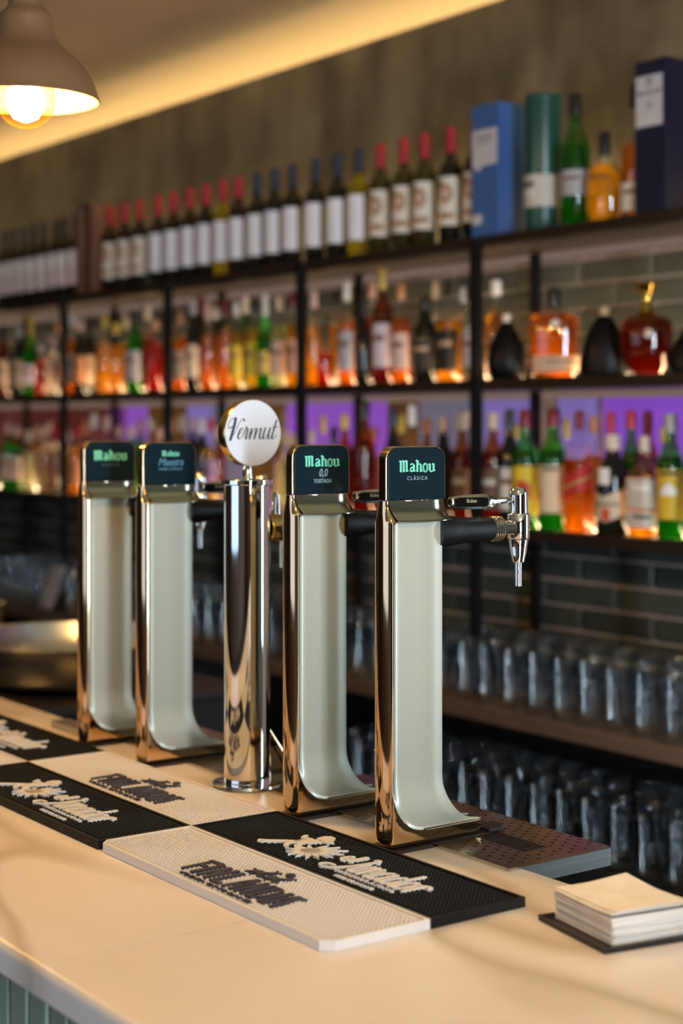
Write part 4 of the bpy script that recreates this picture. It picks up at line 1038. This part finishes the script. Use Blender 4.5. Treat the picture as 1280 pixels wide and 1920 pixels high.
LOW=[
(-6.348,2.865,0.272,0.0293,'round','green','pink','pink'),
(-6.253,2.865,0.260,0.0290,'round','green','pink','pink'),
(-6.139,2.865,0.243,0.0286,'tall','pale','cream',None),
(-6.227,2.945,0.260,0.0269,'tall','yellow','cream',None),
(-5.988,2.865,0.261,0.0281,'tall','clear','pink',None),
(-5.896,2.865,0.267,0.0299,'tall','clear','red',None),
(-6.105,2.945,0.278,0.0265,'round','pale','cream',None),
(-5.782,2.865,0.244,0.0253,'tall','clear','cream','cream'),
(-5.708,2.865,0.261,0.0292,'round','amber','red','orange'),
(-5.788,2.945,0.286,0.0276,'tall','amber','copper',None),
(-5.560,2.865,0.310,0.0286,'tall','amber','white',None),
(-5.455,2.865,0.301,0.0283,'tall','amber','pink',None),
(-5.503,2.945,0.261,0.0266,'round','amber','cream',None),
(-5.263,2.865,0.261,0.0275,'round','green','cream',None),
(-5.339,2.945,0.291,0.0260,'tall','green','pink',None),
(-5.119,2.865,0.292,0.0270,'round','orange','white',None),
(-5.190,2.945,0.261,0.0255,'tall','yellow','pink',None),
(-4.954,2.865,0.293,0.0245,'tall','orange','copper',None),
(-4.895,2.865,0.299,0.0243,'tall','pale','cream',None),
(-4.822,2.865,0.293,0.0240,'round','dark','pink','cream'),
(-4.761,2.865,0.289,0.0257,'tall','dark','white',None),
(-4.698,2.865,0.289,0.0236,'round','yellow','red','violet'),
(-4.780,2.945,0.261,0.0241,'round','red','pink',None),
(-4.268,2.865,0.253,0.0238,'tall','pale','cream',None),
(-4.208,2.865,0.237,0.0236,'round','green','pink',None),
(-4.350,2.945,0.244,0.0226,'tall','yellow','cream',None),
(-4.214,2.945,0.252,0.0238,'tall','pale','cream',None),
(-4.039,2.865,0.295,0.0246,'tall','yellow','gold',None),
(-4.094,2.945,0.262,0.0233,'round','green','black',None),
(-3.928,2.865,0.299,0.0257,'round','brown','yellow',None),
(-3.831,2.865,0.338,0.0364,'round','brown','black',None),
(-3.890,2.945,0.262,0.0242,'round','orange','copper',None),
(-3.689,2.865,0.316,0.0278,'round','dark','navy',None),
(-3.754,2.945,0.297,0.0237,'tall','clear','yellow',None),
(-3.603,2.865,0.323,0.0274,'tall','orange','white',None),
(-3.634,2.945,0.286,0.0247,'round','brown','copper',None),
(-3.462,2.865,0.286,0.0341,'square','dark','tan',None),
(-3.382,2.865,0.298,0.0278,'round','brown','white','brown'),
(-3.444,2.945,0.307,0.0224,'round','amber','cream',None),
(-3.254,2.865,0.300,0.0300,'round','brown','cream','brown'),
(-3.188,2.865,0.308,0.0282,'round','dark','black','whitelab'),
(-3.249,2.945,0.270,0.0245,'round','amber','gold',None),
(-3.126,2.865,0.307,0.0348,'round','green','maroon','yellowred'),
(-3.022,2.865,0.309,0.0369,'round','green','maroon','creamcrest'),
(-3.056,2.945,0.284,0.0236,'tall','amber','gold',None),
(-2.927,2.865,0.303,0.0335,'square','orange','maroon','redslant'),
(-2.958,2.945,0.290,0.0245,'round','amber','copper',None),
(-2.896,2.945,0.299,0.0242,'tall','orange','red',None),
(-2.812,2.865,0.243,0.0406,'round','dark','cream','shield'),
(-2.826,2.945,0.303,0.0265,'round','green','red',None),
(-2.771,2.945,0.302,0.0263,'tall','brown','maroon',None),
(-2.706,2.865,0.240,0.0346,'square','amber','cream','whitepair'),
(-2.716,2.945,0.263,0.0235,'round','amber','cream',None),
(-2.622,2.865,0.293,0.0328,'round','green','grey','yellowship'),
(-2.535,2.865,0.288,0.0334,'round','green','maroon','creamcrest'),
]
LW = {"amber": "amber", "orange": "orange-amber", "red": "red", "brown": "dark brown", "green": "green", "yellow": "yellow", "pale": "pale yellow", "clear": "clear", "dark": "near-black", "black": "matt black"}
FW = {'round': 'bottle', 'tall': 'tall slim bottle', 'small': 'short bottle', 'square': 'square bottle', 'champ': 'champagne-shaped bottle', 'flask': 'wide flat bottle', 'bag': 'lumpy bottle', 'decanter': 'round decanter'}
LBW = {'blacklab': 'black label', 'whitelab': 'white label', 'yellowred': 'yellow and red label', 'creamcrest': 'cream crest label', 'redslant': 'slanted red label', 'shield': 'cream shield label', 'whitepair': 'two white labels', 'yellowship': 'yellow ship label', None: 'no label'}
def short(s): return f"{LW[s[5]]} {FW[s[4]]} with {s[6]} {'stopper' if s[4]=='decanter' else 'cap'}"
def full(s): return short(s) + (' and ' + LBW.get(s[7], f'{s[7]} label') if s[7] else '')
for shelf, L, word in (('mid', MID, 'middle shelf'), ('low', LOW, 'lowest bottle shelf')):
    base = [full(s) for s in L]; final = []
    for i, s in enumerate(L):
        lab = base[i] + ' on the ' + word
        if base.count(base[i]) > 1 or not s[7]:
            # told apart by the neighbour it stands next to
            near = sorted((j for j in range(len(L)) if j != i), key=lambda j: abs(L[j][0]-s[0]) + abs(L[j][1]-s[1])*.6)[0]
            n = L[near]; lab = f"{base[i]}, {word}, beside {n[6]}-capped {LW[n[5]].split()[0]} one"
        final.append(lab)
    for i, s in enumerate(L):
        bottle(s[0], s[1], SH[shelf]+.0004, s[2] - (.011 if shelf == 'mid' else 0), s[3], s[4], s[5], s[6], s[7], 'decanter' if s[4] == 'decanter' else 'liquor_bottle', final[i], 'liquor bottles on the ' + word)
CW = {'red': 'red', 'navy': 'navy', 'black': 'black'}
for x, H, r, fill, cap, lab in WINE:
    lw = {'art': 'label with tan motif', 'white': 'plain white label', 'pink': 'pale label with rose band'}[lab]
    gw = {'dark': 'dark red-wine bottle', 'olive': 'olive-glass wine bottle', 'yellow': 'straw-coloured white-wine bottle'}[fill]
    bottle(x, 2.865, SH['top']+.0004, 0.324, .0345 if x > -5.1 else .033, 'wine', fill, cap, lab, 'wine_bottle', f'{gw}, {CW[cap]} capsule, {lw}, on the top shelf' + (' by the crate' if lab == 'art' and x < -5 else ''), 'wine bottles on the top shelf')

# whisky packs and bottles at the end of the top shelf
ZS = SH['top']+.0004
def carton(name, x0, x1, y0, y1, H, m, label, rot=0):
    cx, cy = (x0+x1)/2, (y0+y1)/2
    t = thing(name, label, 'box', (cx, cy, ZS)); t.rotation_euler.z = R(rot)
    w, d = (x1-x0)/2, (y1-y0)/2
    MB().box(-w, w, -d, d, 0, H-.004).obj('carton', m, t, smooth=False, bevel=.0015)
    MB().box(-w+.001, w-.001, -d+.001, d-.001, H-.0039, H).obj('lid', m, t, smooth=False, bevel=.0012)
    return t, w, d
def front_patch(t, name, m, x0, x1, z0, z1, d, off=.0006): return MB().box(x0, x1, -d-off, -d-.00005, z0, z1).obj(name, m, t, smooth=False)
def front_text(t, txt, size, m, x, z, d, name='lettering', sx=1.0, face='y', w=0):
    me = text_mesh(txt, size, .0002, m, name, 0, .0001, 1.0, sx=sx)
    me.transform(Matrix(((1,0,0,x),(0,0,-1,-d-.0009),(0,1,0,z),(0,0,0,1))))
    return link(name, me, t)
blue = mat('blue_card', (0.055,0.14,0.40), 0.35); paper = mat('label_white_card', (0.60,0.60,0.66), 0.6); prt = mat('print_navy', (0.03,0.035,0.09), 0.6)
t, w, d = carton('whisky_carton', -3.284, -3.176, 2.815, 2.905, .352, blue, 'tall blue whisky carton with white panel beside the green tube')
front_patch(t, 'panel_label', paper, -w+.004, w-.006, .190, .285, d); front_patch(t, 'panel_label', paper, -w+.004, -.012, .035, .060, d)
front_patch(t, 'panel_print', prt, -.035, .03, .262, .267, d, .001); front_patch(t, 'panel_print', prt, -.03, .02, .248, .251, d, .001)
MB().prism([(-w+.004,.190),(-w+.03,.175),(-.01,.189),(-.01,.1901)], lambda x, z: (x,-d-.0006,z), lambda x, z: (x,-d-.00005,z)).obj('panel_label', paper, t, smooth=False)
navy = mat('navy_card', (0.010,0.012,0.040), 0.30)
t, w, d = carton('whisky_carton', -2.690, -2.592, 2.815, 2.905, .362, navy, 'tall navy whisky carton with white label reading 12')
front_patch(t, 'panel_label', paper, -w+.004, w-.010, .205, .325, d)
front_text(t, 'THE', .008, prt, -.003, .298, d); front_text(t, 'MACALLAN', .0145, prt, -.003, .280, d); front_text(t, '12', .020, prt, -.003, .248, d); front_patch(t, 'panel_print', mat('print_grey'), -.03, .024, .222, .2235, d, .001); front_patch(t, 'panel_print', mat('print_grey'), -.02, .014, .215, .2162, d, .001)
front_patch(t, 'crest', prt, -.012, .006, .310, .316, d, .001)
t = thing('whisky_tube', 'dark green cylindrical whisky tube with white lower label', 'tube', (-3.058, 2.862, ZS))
gt = mat('green_tube', (0.012,0.070,0.058), 0.3)
MB().lathe([(.0465,0),(.0475,.002),(.0475,.335)], 40).obj('tube_body', gt, t); MB().lathe([(.0478,.3355),(.0482,.337),(.0482,.348),(.0470,.350)], 40).obj('lid', gt, t)
l = band(t, 'label', mat('label_tube', (0.55,0.53,0.50), 0.6), .0481, .060, .142, -100, 110); band(l, 'label_print', mat('print_dark', (0.03,0.025,0.025), 0.6), .0484, .112, .124, -72, -10); band(l, 'label_print', mat('print_grey'), .0484, .092, .098, -60, -5)
gold = mat('gold_print', (0.55,0.40,0.16), 0.35, 0.6)
band(t, 'emblem', gold, .0481, .245, .275, -85, -62, shape=lambda u: (.2+.3*u, .6+.35*u)); band(t, 'age_mark', gold, .0481, .175, .198, -78, -72); band(t, 'age_mark', gold, .0481, .175, .198, -66, -52, shape=lambda u: (0, .3 if u < .5 else 1))
FORM['islay'] = dict(p=[(.9,0),(1,.015),(1,.555),(.95,.62),(.72,.68),(.42,.74),(.38,.80),(.37,.92)], cap=(.42,.84), lab=(.23,.42), fill=.60)
bottle(-2.941, 2.865, ZS, .336, .0375, 'islay', 'green', 'black', 'grey', 'whisky_bottle', 'green glass whisky bottle standing between the green tube and squat amber bottle', 'whisky on the top shelf')
FORM['squat'] = dict(p=[(.62,0),(.80,.015),(.97,.15),(1,.34),(.97,.48),(.80,.60),(.50,.665),(.26,.69),(.23,.72),(.23,.80)], cap=(.28,.735), lab=None, fill=.64, sy=.8)
tt = bottle(-2.842, 2.868, ZS, .226, .052, 'squat', 'amber', 'black', None, 'whisky_bottle', 'squat round bottle of golden whisky with black stopper on the top shelf', 'whisky on the top shelf')
band(tt, 'label', mat('print_dark'), .0528, .108, .114, -50, 18, sy=.8)
FORM['malt'] = dict(p=[(.9,0),(1,.015),(1,.50),(.95,.56),(.66,.64),(.48,.69),(.45,.78),(.40,.90)], cap=(.44,.82), lab=(.05,.26), fill=.545)
bottle(-2.735, 2.868, ZS, .325, .0385, 'malt', 'orange', 'black', 'whitelab', 'whisky_bottle', 'whisky bottle with black capped long neck beside the navy carton', 'whisky on the top shelf')
# open wooden crate that holds a bottle
t = thing('wooden_crate', 'upright reddish wooden wine crate among the top shelf bottles', 'crate', (-5.565, 2.885, ZS))
mw = noise_tint(mat('crate_wood', rough=0.6), (0.12,0.05,0.03), (0.22,0.10,0.06), 8, 6, stretch=(4,4,.4))
for a in ((-.060,-.050,-.06,.06,0,.345),(.050,.060,-.06,.06,0,.345),(-.0499,.0499,-.06,.06,.335,.345),(-.0499,.0499,-.06,.06,0,.010),(-.0499,.0499,.050,.06,.0101,.3349)): MB().box(*a).obj('crate_board', mw, t, smooth=False, bevel=.001)
MB().lathe([(.012,0),(.012,.002),(.010,.003)], 16, (.03,-.063,.28), 'y').obj('brass_stud', M_brass, t)
